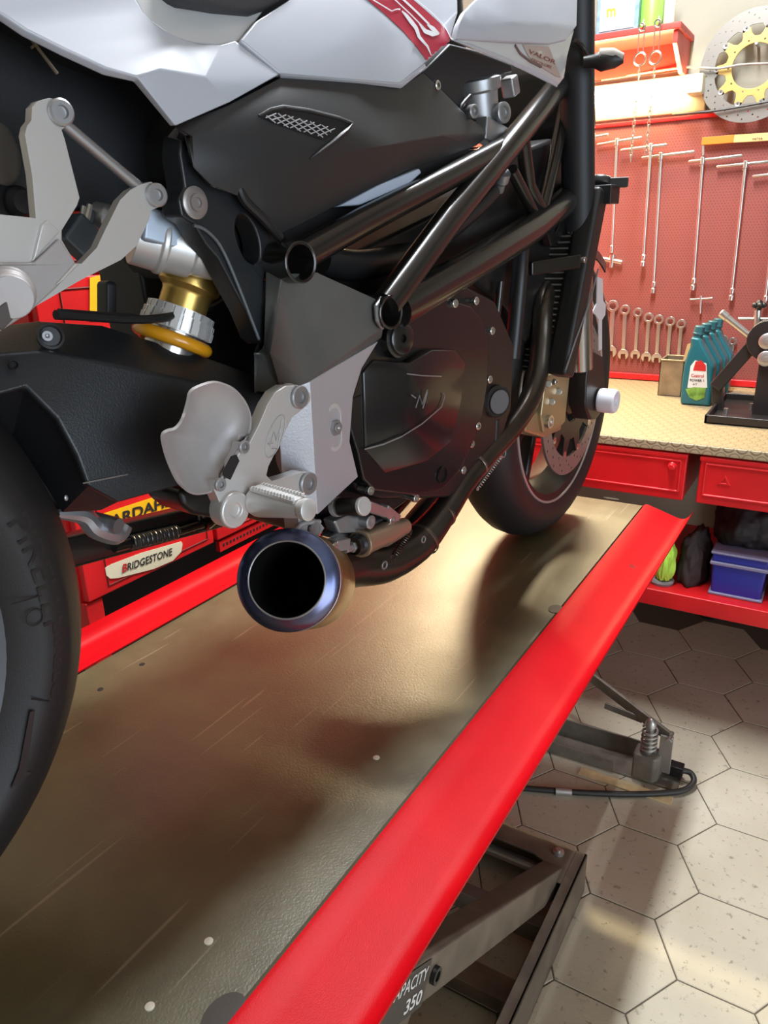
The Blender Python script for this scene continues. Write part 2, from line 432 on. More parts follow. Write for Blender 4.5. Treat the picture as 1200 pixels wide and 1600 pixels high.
# ================================================================ workbench along the back wall
BT = Wy(985, 592, WY).z; BF = Wz(1065, 692, BT).y; BTH = 0.024
DB = BT - 0.152                                            # underside of the drawers
bx0, bx1 = -1.16, 1.5
t = thing('worktop', 'tan coin-stud rubber covered worktop along the pegboard wall', 'worktop', (0.2, (BF+WY)/2, BT-BTH))
B().box((bx0, BF, BT-0.006), (bx1, WY-0.004, BT)).obj('rubber_mat', M_lino, t)
B().box((bx0, BF-0.003, BT-BTH), (bx1, BF+0.02, BT-0.0005)).obj('front_lip', M_linoe, t, bevel=0.003)
B().box((bx0, BF+0.02, BT-BTH), (bx1, WY-0.004, BT-0.006)).obj('board', M_black, t)
def drawer_unit(x0, x1, label, lock=None, emblem=None, name='drawer_unit'):
    z1 = BT - BTH; z0 = DB
    d = thing(name, label, 'drawer', ((x0+x1)/2, BF+0.3, z0), 'red steel drawer units under the worktop')
    B().box((x0+0.004, BF+0.022, z0), (x1-0.004, BF+0.60, z1)).obj('cabinet_body', M_red, d)
    f = B(); f.box((x0, BF+0.004, z0+0.001), (x1, BF+0.022, z1-0.004))
    fr = f.obj('drawer_front', M_red, d, bevel=0.004)
    r = B(); y = BF+0.004; a, c = x0+0.014, x1-0.014; e, g = z0+0.024, z1-0.024
    for (p, q, s_) in (((a,e),(c,e),0),((c,e),(c,g),0),((c,g),(a,g),0),((a,g),(a,e),0)):
        r.cyl((p[0], y, p[1]), (q[0], y, q[1]), 0.0035, n=10)
    r.obj('pressed_rib', M_red, fr)
    B().box((x0-0.001, BF+0.0, z1-0.016), (x1+0.001, BF+0.006, z1-0.005)).obj('top_flange', M_red, fr, bevel=0.002)
    if lock:
        l = B(); c0 = Wy(*lock, BF+0.004)
        l.lathe([(0, 0.011), (0.003, 0.011), (0.006, 0.0085), (0.012, 0.0085), (0.014, 0.006), (0.014, 0)], c0, (0,-1,0), 20)
        l.box((c0.x-0.001, c0.y-0.0150, c0.z-0.005), (c0.x+0.001, c0.y-0.0140, c0.z+0.005))
        l.obj('lock', M_red, fr)
    if emblem:
        c0 = Wy(*emblem, BF+0.004); l = B(); s_ = 0.016
        l.prism([c0+Vector((-s_,0,-s_*0.6)), c0+Vector((s_,0,-s_*0.6)), c0+Vector((s_*0.1,0,s_))], (0,-0.0025,0),
                [[c0+Vector((-s_*0.45,0,-s_*0.28)), c0+Vector((s_*0.05,0,s_*0.45)), c0+Vector((s_*0.45,0,-s_*0.28))]])
        l.obj('embossed_triangle', M_red, fr, bevel=0.0008)
    return d
xa = Wy(1075, 705, BF).x; xb_ = Wy(1095, 712, BF).x
drawer_unit(xa-0.62, xa, 'red drawer unit with a round lock at its right end, behind the front wheel', lock=(1050, 728))
drawer_unit(xb_, xb_+0.62, 'red drawer unit with an embossed triangle at its left, right edge of the photo', emblem=(1131, 752))
# supporting frame, lower shelf
t = thing('workbench_base', 'dark steel bench frame holding up the worktop, with a red lower shelf', 'bench frame', (0.2, BF+0.4, 0))
st = (Wy(1110, 940, BF).z, Wy(1110, 965, BF).z)
for x, y in ((bx0+0.03, BF+0.06), (bx1-0.03, BF+0.06), (bx0+0.03, WY-0.05), (bx1-0.03, WY-0.05), ((xa+xb_)/2, WY-0.05)):
    B().box((x-0.02, y-0.02, 0), (x+0.02, y+0.02, BT-BTH)).obj('leg', M_black, t, bevel=0.002)
B().box((bx0+0.01, BF+0.62, DB+0.01), (bx1-0.01, BF+0.64, BT-BTH)).obj('rear_rail', M_black, t)
s = B(); s.box((bx0, BF+0.001, st[0]-0.003), (bx1, BF+0.55, st[0])); 
sh = s.obj('lower_shelf', M_red, t)
B().box((bx0, BF, st[1]), (bx1, BF+0.018, st[0]+0.002)).obj('shelf_lip', M_red, sh, bevel=0.003)
SH = st[0]

# ================================================================ pegboard wall
PB0 = BT + 0.012; PB1 = Wy(1050, 188, WY).z
t = thing('pegboard', 'red perforated tool board fixed above the worktop', 'pegboard', (0, WY-0.006, PB0))
B().box((-1.75, WY-0.010, PB0), (1.5, WY-0.001, PB1)).obj('perforated_panel', M_peg, t)
B().box((-1.75, WY-0.022, PB0-0.010), (1.5, WY-0.0105, PB0+0.012)).obj('bottom_rail', M_red, t, bevel=0.003)
B().box((-1.75, WY-0.018, PB1-0.004), (1.5, WY-0.0105, PB1+0.008)).obj('top_rail', M_red, t, bevel=0.002)
TY = WY - 0.028

def t_wrench(hl, hr, top, bot, label, uj=True, name='t_handle_wrench', TY=WY-0.028):
    a, c = Wy(*hl, TY), Wy(*hr, TY); p, q = Wy(*top, TY), Wy(*bot, TY)
    p = Vector((p.x, TY, p.z)); q = Vector((p.x + (q.x-p.x)*0.6, TY, q.z))
    t = thing(name, label, 'wrench', (q.x, TY, q.z), 'T-handle wrenches hung on the red board')
    L = (c-a).length
    k = (p-a).dot(c-a)/L/L; a2 = p - (c-a)*k; c2 = p + (c-a)*(1-k)
    h = B().tube([a2, a2.lerp(c2, 0.02), c2.lerp(a2, 0.02), c2], [0.0032, 0.0046, 0.0046, 0.0032], 12).obj('handle', M_steel, t)
    B().cyl(p+Vector((0,0,-0.012)), p+Vector((0,0,0.009)), 0.0075, n=16).obj('cross_hub', M_steel, t, bevel=0.001)
    B().cyl(p, q+Vector((0,0,0.03)), 0.0048, n=14).obj('shaft', M_steel, t)
    if uj:
        s = B(); s.lathe([(0,0),(0,0.008),(0.014,0.008),(0.017,0.005),(0.019,0.005),(0.022,0.0075),(0.035,0.0075),(0.038,0.005),(0.038,0)], q-Vector((0,0,0.006)), (0.05,0,1), 16)
        s.obj('universal_joint_socket', M_steel, t)
    else:
        b = B(); b.lathe([(0,0),(0,0.006),(0.022,0.0062),(0.025,0.004),(0.03,0.004),(0.03,0)], q, (0,0,1), 16).obj('socket', M_steel, t)
    B().tube([p+Vector((-0.006,0,-0.016)), Vector((p.x-0.006, WY-0.0105, p.z-0.016))], 0.002, 8).obj('hook', M_zinc, t)
    return t
t_wrench((916,217),(951,211),(928,214),(925,292),'T-handle wrench on the red board half hidden behind the motorcycle fork')
t_wrench((933,226),(1003,214),(964,221),(958,395),'T-handle wrench just right of the radiator, first of the fully visible row', uj=False)
t_wrench((970,235),(1042,226),(1017,229),(1006,413),'T-handle wrench third along the red board, shaft passing behind the hanging chains', TY=WY-0.046)
t_wrench((1003,247),(1085,237),(1033,243),(1024,455),'T-handle wrench fourth along the board with the lowest joint of the middle pair')
t_wrench((1076,253),(1160,243),(1098,250),(1086,450),'T-handle wrench hanging below the left end of the orange level')
t_wrench((1120,259),(1205,250),(1165,256),(1144,466),'T-handle wrench sixth along the board, hanging lowest of all')
t_wrench((1176,276),(1262,267),(1220,271),(1196,478),'T-handle wrench at the right edge of the photo, only its handle showing')
# small sliding T bars
def small_t(hl, hr, top, bot, label, thick, cat='wrench', name='sliding_t_bar'):
    a, c, p, q = (Wy(*k, TY) for k in (hl, hr, top, bot))
    t = thing(name, label, cat, q)
    B().tube([a, c], thick, 12).obj('bar', M_steel, t, bevel=0.0005)
    B().tube([p, p.lerp(q, 0.5), q], [thick*1.3, thick*1.1, thick*0.9], 12).obj('drive_head', M_steel, t)
    B().tube([p+Vector((0,0,-0.004)), p+Vector((0,0.0175,-0.004))], 0.002, 8).obj('hook', M_zinc, t)
small_t((938,404),(972,410),(957,398),(955,418),'short thick handled driver hung below the second T-handle wrench', 0.0078)
small_t((1078,468),(1113,466),(1095,462),(1094,490),'small T-bar driver hung above the oil bottles', 0.0033)
# combination wrenches
def comb_wrench(top, bot, w, label, name='combination_wrench'):
    p, q = Wy(*top, TY+0.008), Wy(*bot, TY+0.008); d = (p-q).normalized(); sd = d.cross(Vector((0,1,0))).normalized(); L = (p-q).length
    t = thing(name, label, 'wrench', q, 'combination wrenches hung in a row on the red board')
    Y = Vector((0,-1,0))
    b = B(); b.prism(circle(p, (0,1,0), w*1.15, 20), Y*0.007, [circle(p, (0,1,0), w*0.68, 12)])
    b.obj('ring_end', M_steel, t, bevel=0.0008)
    m0, m1 = q + d*w*1.0, p - d*w*1.05
    b = B(); b.prism([m0-sd*w*0.75, m0+sd*w*0.75, m0+d*w*0.9+sd*w*0.42, m1+sd*w*0.42, m1-sd*w*0.42, m0+d*w*0.9-sd*w*0.42], Y*0.0055)
    b.obj('shank', M_steel, t, bevel=0.0012)
    o = q + d*w*0.5; pr = []
    for k in range(15):
        a = -PI*0.80 + k*(PI*1.6)/14 ; pr.append(o + d*math.cos(a)*w*1.25 + sd*math.sin(a)*w*1.25)
    pr += [o - d*w*1.15 + sd*w*0.55*-1 , o + d*w*0.1 - sd*w*0.5*-1*-1, o + d*w*0.1 + sd*w*0.5, o - d*w*1.15 + sd*w*0.55]
    pr = pr[:15] + [o - d*w*1.1 + sd*w*0.58, o + d*w*0.15 + sd*w*0.5, o + d*w*0.15 - sd*w*0.5, o - d*w*1.1 - sd*w*0.58]
    b = B(); b.prism(pr, Y*0.006); b.obj('open_end', M_steel, t, bevel=0.0008)
    return t
CW = [((942,478),(938,552),11,'combination wrench nearest the motorcycle tyre, half hidden by it'),
      ((958,478),(954,553),11,'longest combination wrench of the row, left of the gap beside the tyre'),
      ((977,484),(974,557),9.5,'combination wrench third from the tyre in the hanging row'),
      ((997,488),(993,557),8.5,'slim combination wrench fourth from the tyre in the hanging row'),
      ((1014,496),(1010,561),9,'combination wrench fifth from the tyre in the hanging row'),
      ((1030,499),(1026,563),9,'combination wrench just left of the open tin'),
      ((1048,502),(1043,566),9,'combination wrench hanging behind the left side of the open tin'),
      ((1065,506),(1060,568),8.5,'combination wrench hanging behind the tin and the first oil bottle'),
      ((1131,530),(1127,580),7.5,'short combination wrench hanging behind the row of oil bottles'),
      ((1145,533),(1141,574),7.0,'short combination wrench hung between the oil bottles and black bench machine')]
pxm = (Wy(1030,500,TY)-Wy(1040,500,TY)).length/10
for a, c, w, l in CW: comb_wrench(a, c, w*pxm*0.75, l)

# spirit level in orange and yellow
M_or = mat('orange_plastic', (0.75, 0.22, 0.02), 0.45); M_yl = mat('pale_yellow_wood', (0.68, 0.50, 0.20), 0.5)
a, c = Wy(1097, 221, TY), Wy(1300, 208, TY); m_ = Wy(1147, 217, TY); h = 0.011
t = thing('folding_rule', 'orange and yellow wooden rule fixed flat across the red board', 'rule', (a.x, TY, a.z))
B().bar(a, m_, 0.014, h*2, up=(0,0,1)).obj('orange_section', M_or, t, bevel=0.001)
B().bar(m_, c, 0.013, h*2, up=(0,0,1)).obj('yellow_section', M_yl, t, bevel=0.001)
B().bar(a+Vector((0.004,-0.002,0)), Wy(1098, 243, TY)+Vector((0.002,-0.002,0)), 0.006, 0.005, up=(0,1,0)).obj('bracket', M_zinc, t)
x1, x2 = Wy(1176, 217, TY-0.0075), Wy(1192, 216, TY-0.0075)
text_map('METER', quad_map(x1-Vector((0,0,0.004)), x2-Vector((0,0,0.004)), x1+Vector((0,0,0.002))), 'printed_mark', M_dark, t)

# brake disc hung on the wall
t_c = Wy(1178, 103, WY-0.05); RD = (Wy(1178, 14, WY-0.05)-Wy(1178, 191, WY-0.05)).length/2
t = thing('brake_disc', 'drilled brake disc with gold carrier hanging beside the fluorescent lamp', 'brake disc', (t_c.x, t_c.y, t_c.z-RD))
M_disc = mat('brushed_disc_steel', (0.30, 0.28, 0.25), 0.42, 0.6); M_goldc = mat('gold_anodised_carrier', (0.72, 0.50, 0.16), 0.4, 0.55)
AX = Vector((0, -1, 0))
def disc_ring(c, ax, ro, ri, th, mat_, parent, name, nscal=10, drilled=True):
    u, w, d = basis(ax); hs = []
    inner = []
    for i in range(nscal*6):
        a = 2*PI*i/(nscal*6); k = (i % 6); rr = ri - (0.012*ro/0.16 if k in (0, 1) else 0)
        inner.append(c + (u*math.cos(a)+w*math.sin(a))*rr)
    if drilled:
        for ring, rr in enumerate((0.80, 0.87, 0.94)):
            for i in range(20):
                a = 2*PI*(i+ring*0.33)/20; h = c + (u*math.cos(a)+w*math.sin(a))*ro*rr
                hs.append(circle(h, ax, ro*0.016, 6))
    out = [c + (u*math.cos(a)+w*math.sin(a))*ro for a in (2*PI*i/72 for i in range(72))]
    return B().prism(out, d*th, [inner]+hs).obj(name, mat_, parent, bevel=0)
def carrier(c, ax, ro, ri, th, mat_, parent, n=10, name='disc_carrier'):
    u, w, d = basis(ax); pts = []
    for i in range(n):
        for da, rr in ((-0.5, 0.74), (-0.36, 0.745), (-0.24, 0.82), (-0.17, 0.98), (-0.06, 1.02), (0.06, 1.02), (0.17, 0.98), (0.24, 0.82), (0.36, 0.745)):
            a = 2*PI*(i+da)/n; pts.append(c + (u*math.cos(a)+w*math.sin(a))*ro*rr)
    hs = [[c + (u*math.cos(a)+w*math.sin(a))*ri for a in (2*PI*i/40 for i in range(40))]]
    for i in range(n): 
        a = 2*PI*(i+0.0)/n; hs.append(circle(c + (u*math.cos(a)+w*math.sin(a))*(ri+0.09*ro), ax, ro*0.025, 8))
    o = B().prism(pts, d*th, hs).obj(name, mat_, parent, bevel=0.0006)
    b = B()
    for i in range(n):
        a = 2*PI*i/n; q = c + (u*math.cos(a)+w*math.sin(a))*ro*0.98
        b.lathe([(-0.001, 0.0), (-0.001, ro*0.07), (th+0.001, ro*0.07), (th+0.001, ro*0.04), (th-0.001, 0)], q, d, 14)
    objs(b, 'disc_bobbin', M_zinc, o)
    return o
disc_ring(t_c, AX, RD, RD*0.72, 0.005, M_disc, t, 'rotor_ring')
carrier(t_c + Vector((0,0.001,0)), AX, RD*0.70, RD*0.40, 0.006, M_goldc, t)
B().tube([t_c+Vector((0,0.05,RD*0.38)), t_c+Vector((0,-0.01,RD*0.38))], 0.004, 10).obj('wall_peg', M_zinc, t)
# cables near the disc
o = B().tube([Wy(940,125,WY-0.012), Wy(1060,106,WY-0.03), Wy(1092,106,WY-0.066), Wy(1122,107,WY-0.066), Wy(1160,101,WY-0.065), Wy(1205,99,WY-0.065), Wy(1300,95,WY-0.02)], 0.0035, 8, smooth=6).obj('lamp_cable', mat('grey_cable', (0.3,0.28,0.24), 0.5))
single(o, 'grey cable running across the wall in front of the brake disc', 'cable')
o = B().tube([Wy(1050,179,WY-0.03), Wy(1085,176,WY-0.066), Wy(1110,174,WY-0.066), Wy(1150,168,WY-0.065), Wy(1210,157,WY-0.065)], 0.0035, 8, smooth=6).obj('black_cable', mat('black_cable', (0.04,0.035,0.03), 0.5))
single(o, 'dark cable sagging across the lower edge of the brake disc', 'cable')

# fluorescent lamp on the wall
xl1 = Wy(1097, 150, WY-0.08).x; LX0, LX1 = -1.55, xl1
zt, zb = Wy(1000, 128, WY).z, Wy(1000, 184, WY).z; lz = (zt+zb)/2
t = thing('fluorescent_lamp', 'glowing warm fluorescent lamp mounted along the top of the red board', 'lamp', ((LX0+LX1)/2, WY-0.03, zb))
M_lampw = mat('lamp_housing_cream', (0.72, 0.66, 0.45), 0.5)
hb = B(); hb.prism([Vector((LX0, WY-0.001, zt)), Vector((LX0, WY-0.03, zt)), Vector((LX0, WY-0.035, lz)), Vector((LX0, WY-0.012, zb)), Vector((LX0, WY-0.001, zb))], (LX1-LX0, 0, 0))
hb.obj('housing', M_lampw, t, bevel=0.003)
M_tube = mat('fluorescent_glow', (1, 0.9, 0.6), 0.4, emit=(1.0, 0.80, 0.42), estr=55)
B().cyl((LX0+0.05, WY-0.07, lz+0.012), (LX1-0.045, WY-0.07, lz+0.012), 0.019, n=20).obj('tube', M_tube, t)
for x0, x1 in ((LX0, LX0+0.05), (LX1-0.045, LX1)):
    e = B(); e.box((x0, WY-0.095, lz-0.012), (x1, WY-0.03, lz+0.04)); e.obj('end_cap', M_lampw, t, bevel=0.004)

# red wall shelf with packages
a = Wy(1065, 32, WY-0.20); zt = a.z; x1 = a.x; zl = Wy(1065, 112, WY-0.1).z
t = thing('wall_shelf', 'red painted wooden wall shelf above the lamp', 'shelf', (x1-0.4, WY-0.1, zl+0.02))
M_redw = mat('old_red_shelf_paint', (0.5, 0.05, 0.035), 0.5, var=0.2, vscale=12)
B().box((x1-0.8, WY-0.20, zt-0.018), (x1, WY-0.001, zt)).obj('shelf_board', M_redw, t, bevel=0.003)
b = B(); b.prism([Vector((x1-0.008, WY-0.001, zt-0.018)), Vector((x1-0.008, WY-0.19, zt-0.018)), Vector((x1-0.008, WY-0.19, zt-0.05)), Vector((x1-0.008, WY-0.08, zl)), Vector((x1-0.008, WY-0.001, zl))], (-0.014,0,0)).obj('end_bracket', M_redw, t, bevel=0.002)
b = B(); b.box((x1-0.8, WY-0.02, zl+0.02), (x1-0.03, WY-0.001, zt-0.018)).obj('back_board', M_redw, t)
ZS = zt
def standing(name, u0, u1, vtop, y, label, cat, mk):
    p, q = Wy(u0, 40, y), Wy(u1, 40, y); h = 0.16
    return p.x, q.x
p, q = Wy(932, 48, WY-0.15), Wy(998, 40, WY-0.15)
t = thing('spray_box', 'pale blue and silver packet with a yellow letter m on the red shelf', 'box', ((p.x+q.x)/2, WY-0.13, ZS))
M_pk = mat('pale_blue_foil', (0.28, 0.42, 0.50), 0.35, 0.3, var=0.25, vscale=40)
B().box((p.x, WY-0.16, ZS), (q.x, WY-0.10, ZS+0.16)).obj('carton', M_pk, t, bevel=0.002)
pan = B(); pan.box((p.x+0.012, WY-0.162, ZS+0.012), (q.x-0.012, WY-0.1605, ZS+0.15)).obj('front_panel', mat('white_print', (0.42,0.47,0.48), 0.4), t)
e = Wy(948, 27, WY-0.163); g = Wy(962, 25, WY-0.163); h = Wy(948, 14, WY-0.163)
text_map('m', quad_map(e, g, h), 'yellow_letter', mat('yellow_print', (0.8,0.45,0.03), 0.4), t, bold=0.02)
p = Wy(998, 30, WY-0.15); q = Wy(1033, 26, WY-0.15); r = (q.x-p.x)/2
t = thing('green_can', 'bright green spray can beside the pale blue packet on the shelf', 'can', ((p.x+q.x)/2, WY-0.13, ZS))
B().lathe([(0,0),(0,r),(0.15,r),(0.16,r*0.8),(0.165,r*0.5),(0.165,0)], ((p.x+q.x)/2, WY-0.13, ZS), (0,0,1), 28).obj('can_body', mat('green_can_paint', (0.25,0.55,0.08), 0.35), t)
B().lathe([(0.165,0),(0.165,r*0.45),(0.19,r*0.42),(0.192,0)], ((p.x+q.x)/2, WY-0.13, ZS), (0,0,1), 20).obj('cap', mat('white_plastic', (0.75,0.74,0.7), 0.4), t)
p = Wy(1034, 30, WY-0.14); q = Wy(1052, 26, WY-0.14); r = (q.x-p.x)/2
o = B().lathe([(0,0),(0,r*0.92),(0.006,r),(0.10,r),(0.105,r*0.85),(0.108,r*0.85),(0.108,r*1.02),(0.125,r*1.02),(0.126,0)], ((p.x+q.x)/2, WY-0.12, ZS), (0,0,1), 24).obj('cream_tub', mat('cream_plastic', (0.66,0.58,0.44), 0.5))
single(o, 'small cream plastic tub right of the green can on the shelf', 'tub')
# two linked rods with rings and the chains hanging from them, hooked on the shelf front
CY = WY - 0.215
def chain_set(top, ring, cend, label, rr, first_hole):
    p, q, e = Wy(*top, CY), Wy(*ring, CY), Wy(*cend, CY); e = Vector((q.x-0.004, CY, e.z))
    t = thing('hanging_chain', label, 'chain', e, 'steel link chains hanging off the shelf')
    pxl = (Wy(1000,90,CY)-Wy(1010,90,CY)).length/10
    b = B(); b.tube([p+Vector((-4*pxl,0,0)), q+Vector((-4*pxl,0,rr*pxl))], 0.0018, 8); b.tube([p+Vector((4*pxl,0,0)), q+Vector((4*pxl,0,rr*pxl))], 0.0018, 8)
    M_chain = mat('dull_chain_steel', (0.22, 0.20, 0.17), 0.4, 0.8)
    objs(b, 'link_rod', M_chain, t)
    B().torus(p, (0,1,0), 5*pxl, 0.002, 20, 8).obj('eye', M_chain, t)
    B().torus(q, (0,1,0), rr*pxl, 0.0025, 24, 8).obj('ring', M_chain, t)
    b = B(); z = q.z - rr*pxl; k = 0; L = 0.017
    while z > e.z:
        c = Vector((q.x + (e.x-q.x)*(q.z-z)/(q.z-e.z), CY, z - L/2)); ax = (0,1,0) if k % 2 else (1,0,0)
        u, w, d = basis(ax)
        pts = []
        for i in range(16):
            a = 2*PI*i/16; s_ = d.cross(Vector((0,0,1)))
            pts.append(c + Vector((0,0,math.sin(a)*L*0.62)) + s_*math.cos(a)*0.004)
        m = len(pts)
        b.tube(pts+[pts[0]], 0.0010, 6, cap=False); z -= L*0.78; k += 1
    b.obj('chain_links', M_chain, t)
    B().tube([p+Vector((0,0.0,0.004)), p+Vector((0,0.012,0.02)), Vector((p.x, CY+0.012, ZS+0.003)), Vector((p.x, CY+0.03, ZS+0.003))], 0.0022, 8, smooth=4).obj('hook', M_zinc, t)
chain_set((1003, 42), (1000, 92), (1014, 246), 'left of two chains with a ring hanging from the red shelf', 9, 0)
chain_set((1028, 36), (1024, 90), (1026, 240), 'right of two chains with a ring hanging from the red shelf', 9, 0)
# ================================================================ things on the worktop
M_teal = mat('teal_bottle_plastic', (0.014, 0.125, 0.15), 0.30)
M_tealcap = mat('dark_teal_cap', (0.02, 0.11, 0.13), 0.4)
M_white = mat('white_print_label', (0.72, 0.72, 0.68), 0.5)
M_redlab = mat('red_print', (0.55, 0.02, 0.02), 0.5)
M_greenlab = mat('green_print', (0.16, 0.32, 0.05), 0.5, var=0.6, vscale=45)
def bottle_y(y):
    return y
B0 = Wz(1062, 632, BT); by = Wz(1086, 634, BT).y
pts_px = [(1062,632),(1064,600),(1068,572),(1074,552),(1079,540),(1078,527),(1096,530),(1097,538),(1116,573),(1112,604),(1109,636)]
ref = [Wy(u, v, by) for u, v in pts_px]; bx = sum(p.x for p in ref)/len(ref)
def make_bottle(label, dz=0):
    t = thing('oil_bottle', label, 'bottle', (bx, by, BT), 'teal oil bottles in a row on the worktop')
    z0 = min(p.z for p in ref); out = [Vector((p.x, by, BT + max(0, (p.z-z0)))) for p in ref]; out[-1].z = BT; out[0].z = BT
    b = B(); b.prism(out, (0, 0.062, 0)); body = b.obj('bottle_body', M_teal, t, bevel=0.009, seg=3)
    nk = (out[5]+out[6])/2 + Vector((0, 0.031, -0.004))
    b = B(); b.lathe([(0,0.014),(0.012,0.014),(0.012,0.0165),(0.016,0.0165),(0.017,0.015),(0.034,0.0142),(0.036,0.012),(0.036,0)], nk, (0.12,0,1), 24).obj('cap', M_tealcap, t)
    def F(u, v, d=0.0006): 
        p = Wy(u, v, by); return Vector((p.x, by-d, BT + p.z - z0))
    b = B(); b.prism([F(1074,606), F(1079,572), F(1086,563), F(1104,568), F(1105,606)], (0,0.0004,0)).obj('white_label', M_white, t)
    b = B(); b.prism([F(1083,579,.0012), F(1087,565,.0012), F(1096,563,.0012), F(1103,571,.0012), F(1103,580,.0012)], (0,0.0004,0)).obj('red_emblem', M_redlab, t)
    b = B(); b.prism([F(1071,608,.0010), F(1084,605,.0010), F(1103,606,.0010), F(1101,622,.0010), F(1088,626,.0010), F(1077,621,.0010)], (0,0.0004,0)).obj('green_picture', M_greenlab, t)
    text_map('Castrol', quad_map(F(1080,589,.0015), F(1100,590,.0015), F(1080,584,.0015)), 'red_lettering', M_redlab, t, bold=0.015)
    text_map('POWER 1', quad_map(F(1078,596,.0015), F(1100,597,.0015), F(1078,592,.0015)), 'dark_lettering', M_dark, t, bold=0.02)
    text_map('4T', quad_map(F(1082,602,.0015), F(1090,602,.0015), F(1082,599,.0015)), 'small_lettering', M_dark, t)
    return t
bt = make_bottle('teal oil bottle standing foremost in the row, its label in full view')
for k, l in enumerate(('teal oil bottle standing second in the row, right behind the labelled one', 'teal oil bottle standing third in the row, between second and last', 'teal oil bottle standing last in the row, closest to the red board')):
    copy_thing(bt, (bx + 0.006*(k+1), by + 0.074*(k+1), BT), l)
# tin with a piece of cardboard
yt = by + 0.115
p0, p1 = Wy(1028, 608, yt), Wy(1061, 611, yt); zt = BT + (Wy(1036, 553, yt).z - Wy(1036, 609, yt).z)
M_tin = mat('worn_tin', (0.33, 0.26, 0.17), 0.42, 0.6, var=0.25, vscale=25)
t = thing('open_tin', 'brownish rectangular open tin left of the teal oil bottles', 'tin', ((p0.x+p1.x)/2, yt+0.05, BT))
x0, x1, y0, y1 = p0.x, p1.x+0.006, yt, yt+0.10
b = B(); w = 0.002
b.box((x0,y0,BT),(x1,y0+w,zt)); b.box((x0,y1-w,BT),(x1,y1,zt)); b.box((x0,y0,BT),(x0+w,y1,zt)); b.box((x1-w,y0,BT),(x1,y1,zt)); b.box((x0,y0,BT),(x1,y1,BT+w))
b.obj('tin_body', M_tin, t)
B().tube([(x0,y0,zt),(x1,y0,zt),(x1,y1,zt),(x0,y1,zt),(x0,y0,zt)], 0.003, 8, cap=False).obj('rolled_rim', M_tin, t)
b = B(); q = [Wy(u, v, yt+0.06) for u, v in ((1060,560),(1074,538),(1079,536),(1077,566))]; q[0].z = q[3].z = BT+0.02
b.prism(q, (0, 0.003, 0)); single(b.obj('cardboard_piece', mat('tan_cardboard', (0.62,0.43,0.18), 0.7)), 'tan piece of cardboard sticking out of the open tin', 'cardboard')

# black bench machine at right
M_mach = mat('black_enamel', (0.02, 0.016, 0.015), 0.35, bump=0.1)
ym = Wz(1105, 662, BT).y; e0 = Wz(1100, 661, BT)
t = thing('bench_machine', 'black steel bench machine with tray, angled arm and silver lever at right edge', 'machine', (e0.x+0.15, ym+0.15, BT))
x0, y0 = e0.x, ym; x1, y1 = x0+0.42, y0+0.34
b = B(); b.box((x0,y0,BT),(x1,y1,BT+0.006)); 
for lo, hi in (((x0,y0),(x1,y0+0.008)), ((x0,y1-0.008),(x1,y1)), ((x0,y0),(x0+0.008,y1)), ((x1-0.008,y0),(x1,y1))): b.box((*lo, BT), (*hi, BT+0.024))
b.obj('tray', M_mach, t, bevel=0.002)
ya = y0+0.17
b = B(); a0, a1 = Wy(1118, 605, ya), Wy(1186, 528, ya); a0.z = max(a0.z, BT+0.03)
b.bar(a0, a1, 0.035, 0.036, up=(0,1,0)); arm = b.obj('slanted_arm', M_mach, t, bevel=0.003)
b = B(); b.bar(Vector((a0.x+0.015, ya, BT+0.004)), a0+Vector((0.004,0,0.01)), 0.03, 0.02, up=(0,1,0)); b.obj('arm_foot', M_mach, t, bevel=0.002)
pc = Wy(1200, 560, ya)
b = B(); b.box((pc.x-0.018, ya-0.03, BT+0.004), (pc.x+0.07, ya+0.03, Wy(1200,520,ya).z)); b.obj('post', M_mach, t, bevel=0.003)
hd = Wy(1203, 530, ya); b = B(); b.lathe([(-0.035,0),(-0.035,0.055),(0.035,0.055),(0.035,0)], hd, (0,1,0), 30); b.obj('head', M_mach, t, bevel=0.004)
for px_, nm in (((1199,533),'upper_wheel'), ((1197,560),'lower_wheel')):
    c = Wy(*px_, ya-0.04); b = B(); b.lathe([(0,0.004),(0,0.021),(0.006,0.021),(0.008,0.018),(0.008,0.006),(0.012,0.006),(0.012,0)], c, (0,-1,0), 26); b.obj(nm, M_zinc, t)
b = B(); l0, l1 = Wy(1126, 488, ya-0.02), Wy(1174, 527, ya-0.02); d = l1-l0
b.tube([l0, l0+d*0.02, l0+d*0.2, l0+d*0.21, l1], [0.009, 0.0115, 0.0115, 0.0095, 0.0085], 16); b.obj('silver_lever', M_steel, t)
b = B(); b.tube([Wy(1154,498,ya+0.03), Wy(1240,499,ya+0.03)], 0.0045, 12); b.tube([Wy(1184,485,ya+0.03), Wy(1181,540,ya+0.03)], [0.010,0.008], 14); b.obj('clamp_screw', M_steel, t)
k = Wy(1186, 478, ya+0.03); b = B()
for i in range(5):
    a = 2*PI*i/5; b.sphere(k+Vector((math.cos(a)*0.012, math.sin(a)*0.012, 0.002)), 0.008, n=10)
b.lathe([(-0.012,0.006),(0,0.012),(0.008,0.010),(0.016,0.004),(0.016,0)], k, (0,0,1), 16); b.obj('star_knob', M_black, t)
b = B(); c = Wz(1133, 650, BT+0.006); b.cyl(c, c+Vector((0,0,0.022)), 0.006, n=14); c = Wz(1173, 640, BT+0.006); b.cyl(c, c+Vector((0,0,0.018)), 0.006, n=14); objs(b, 'tray_bolt', M_steel, t)

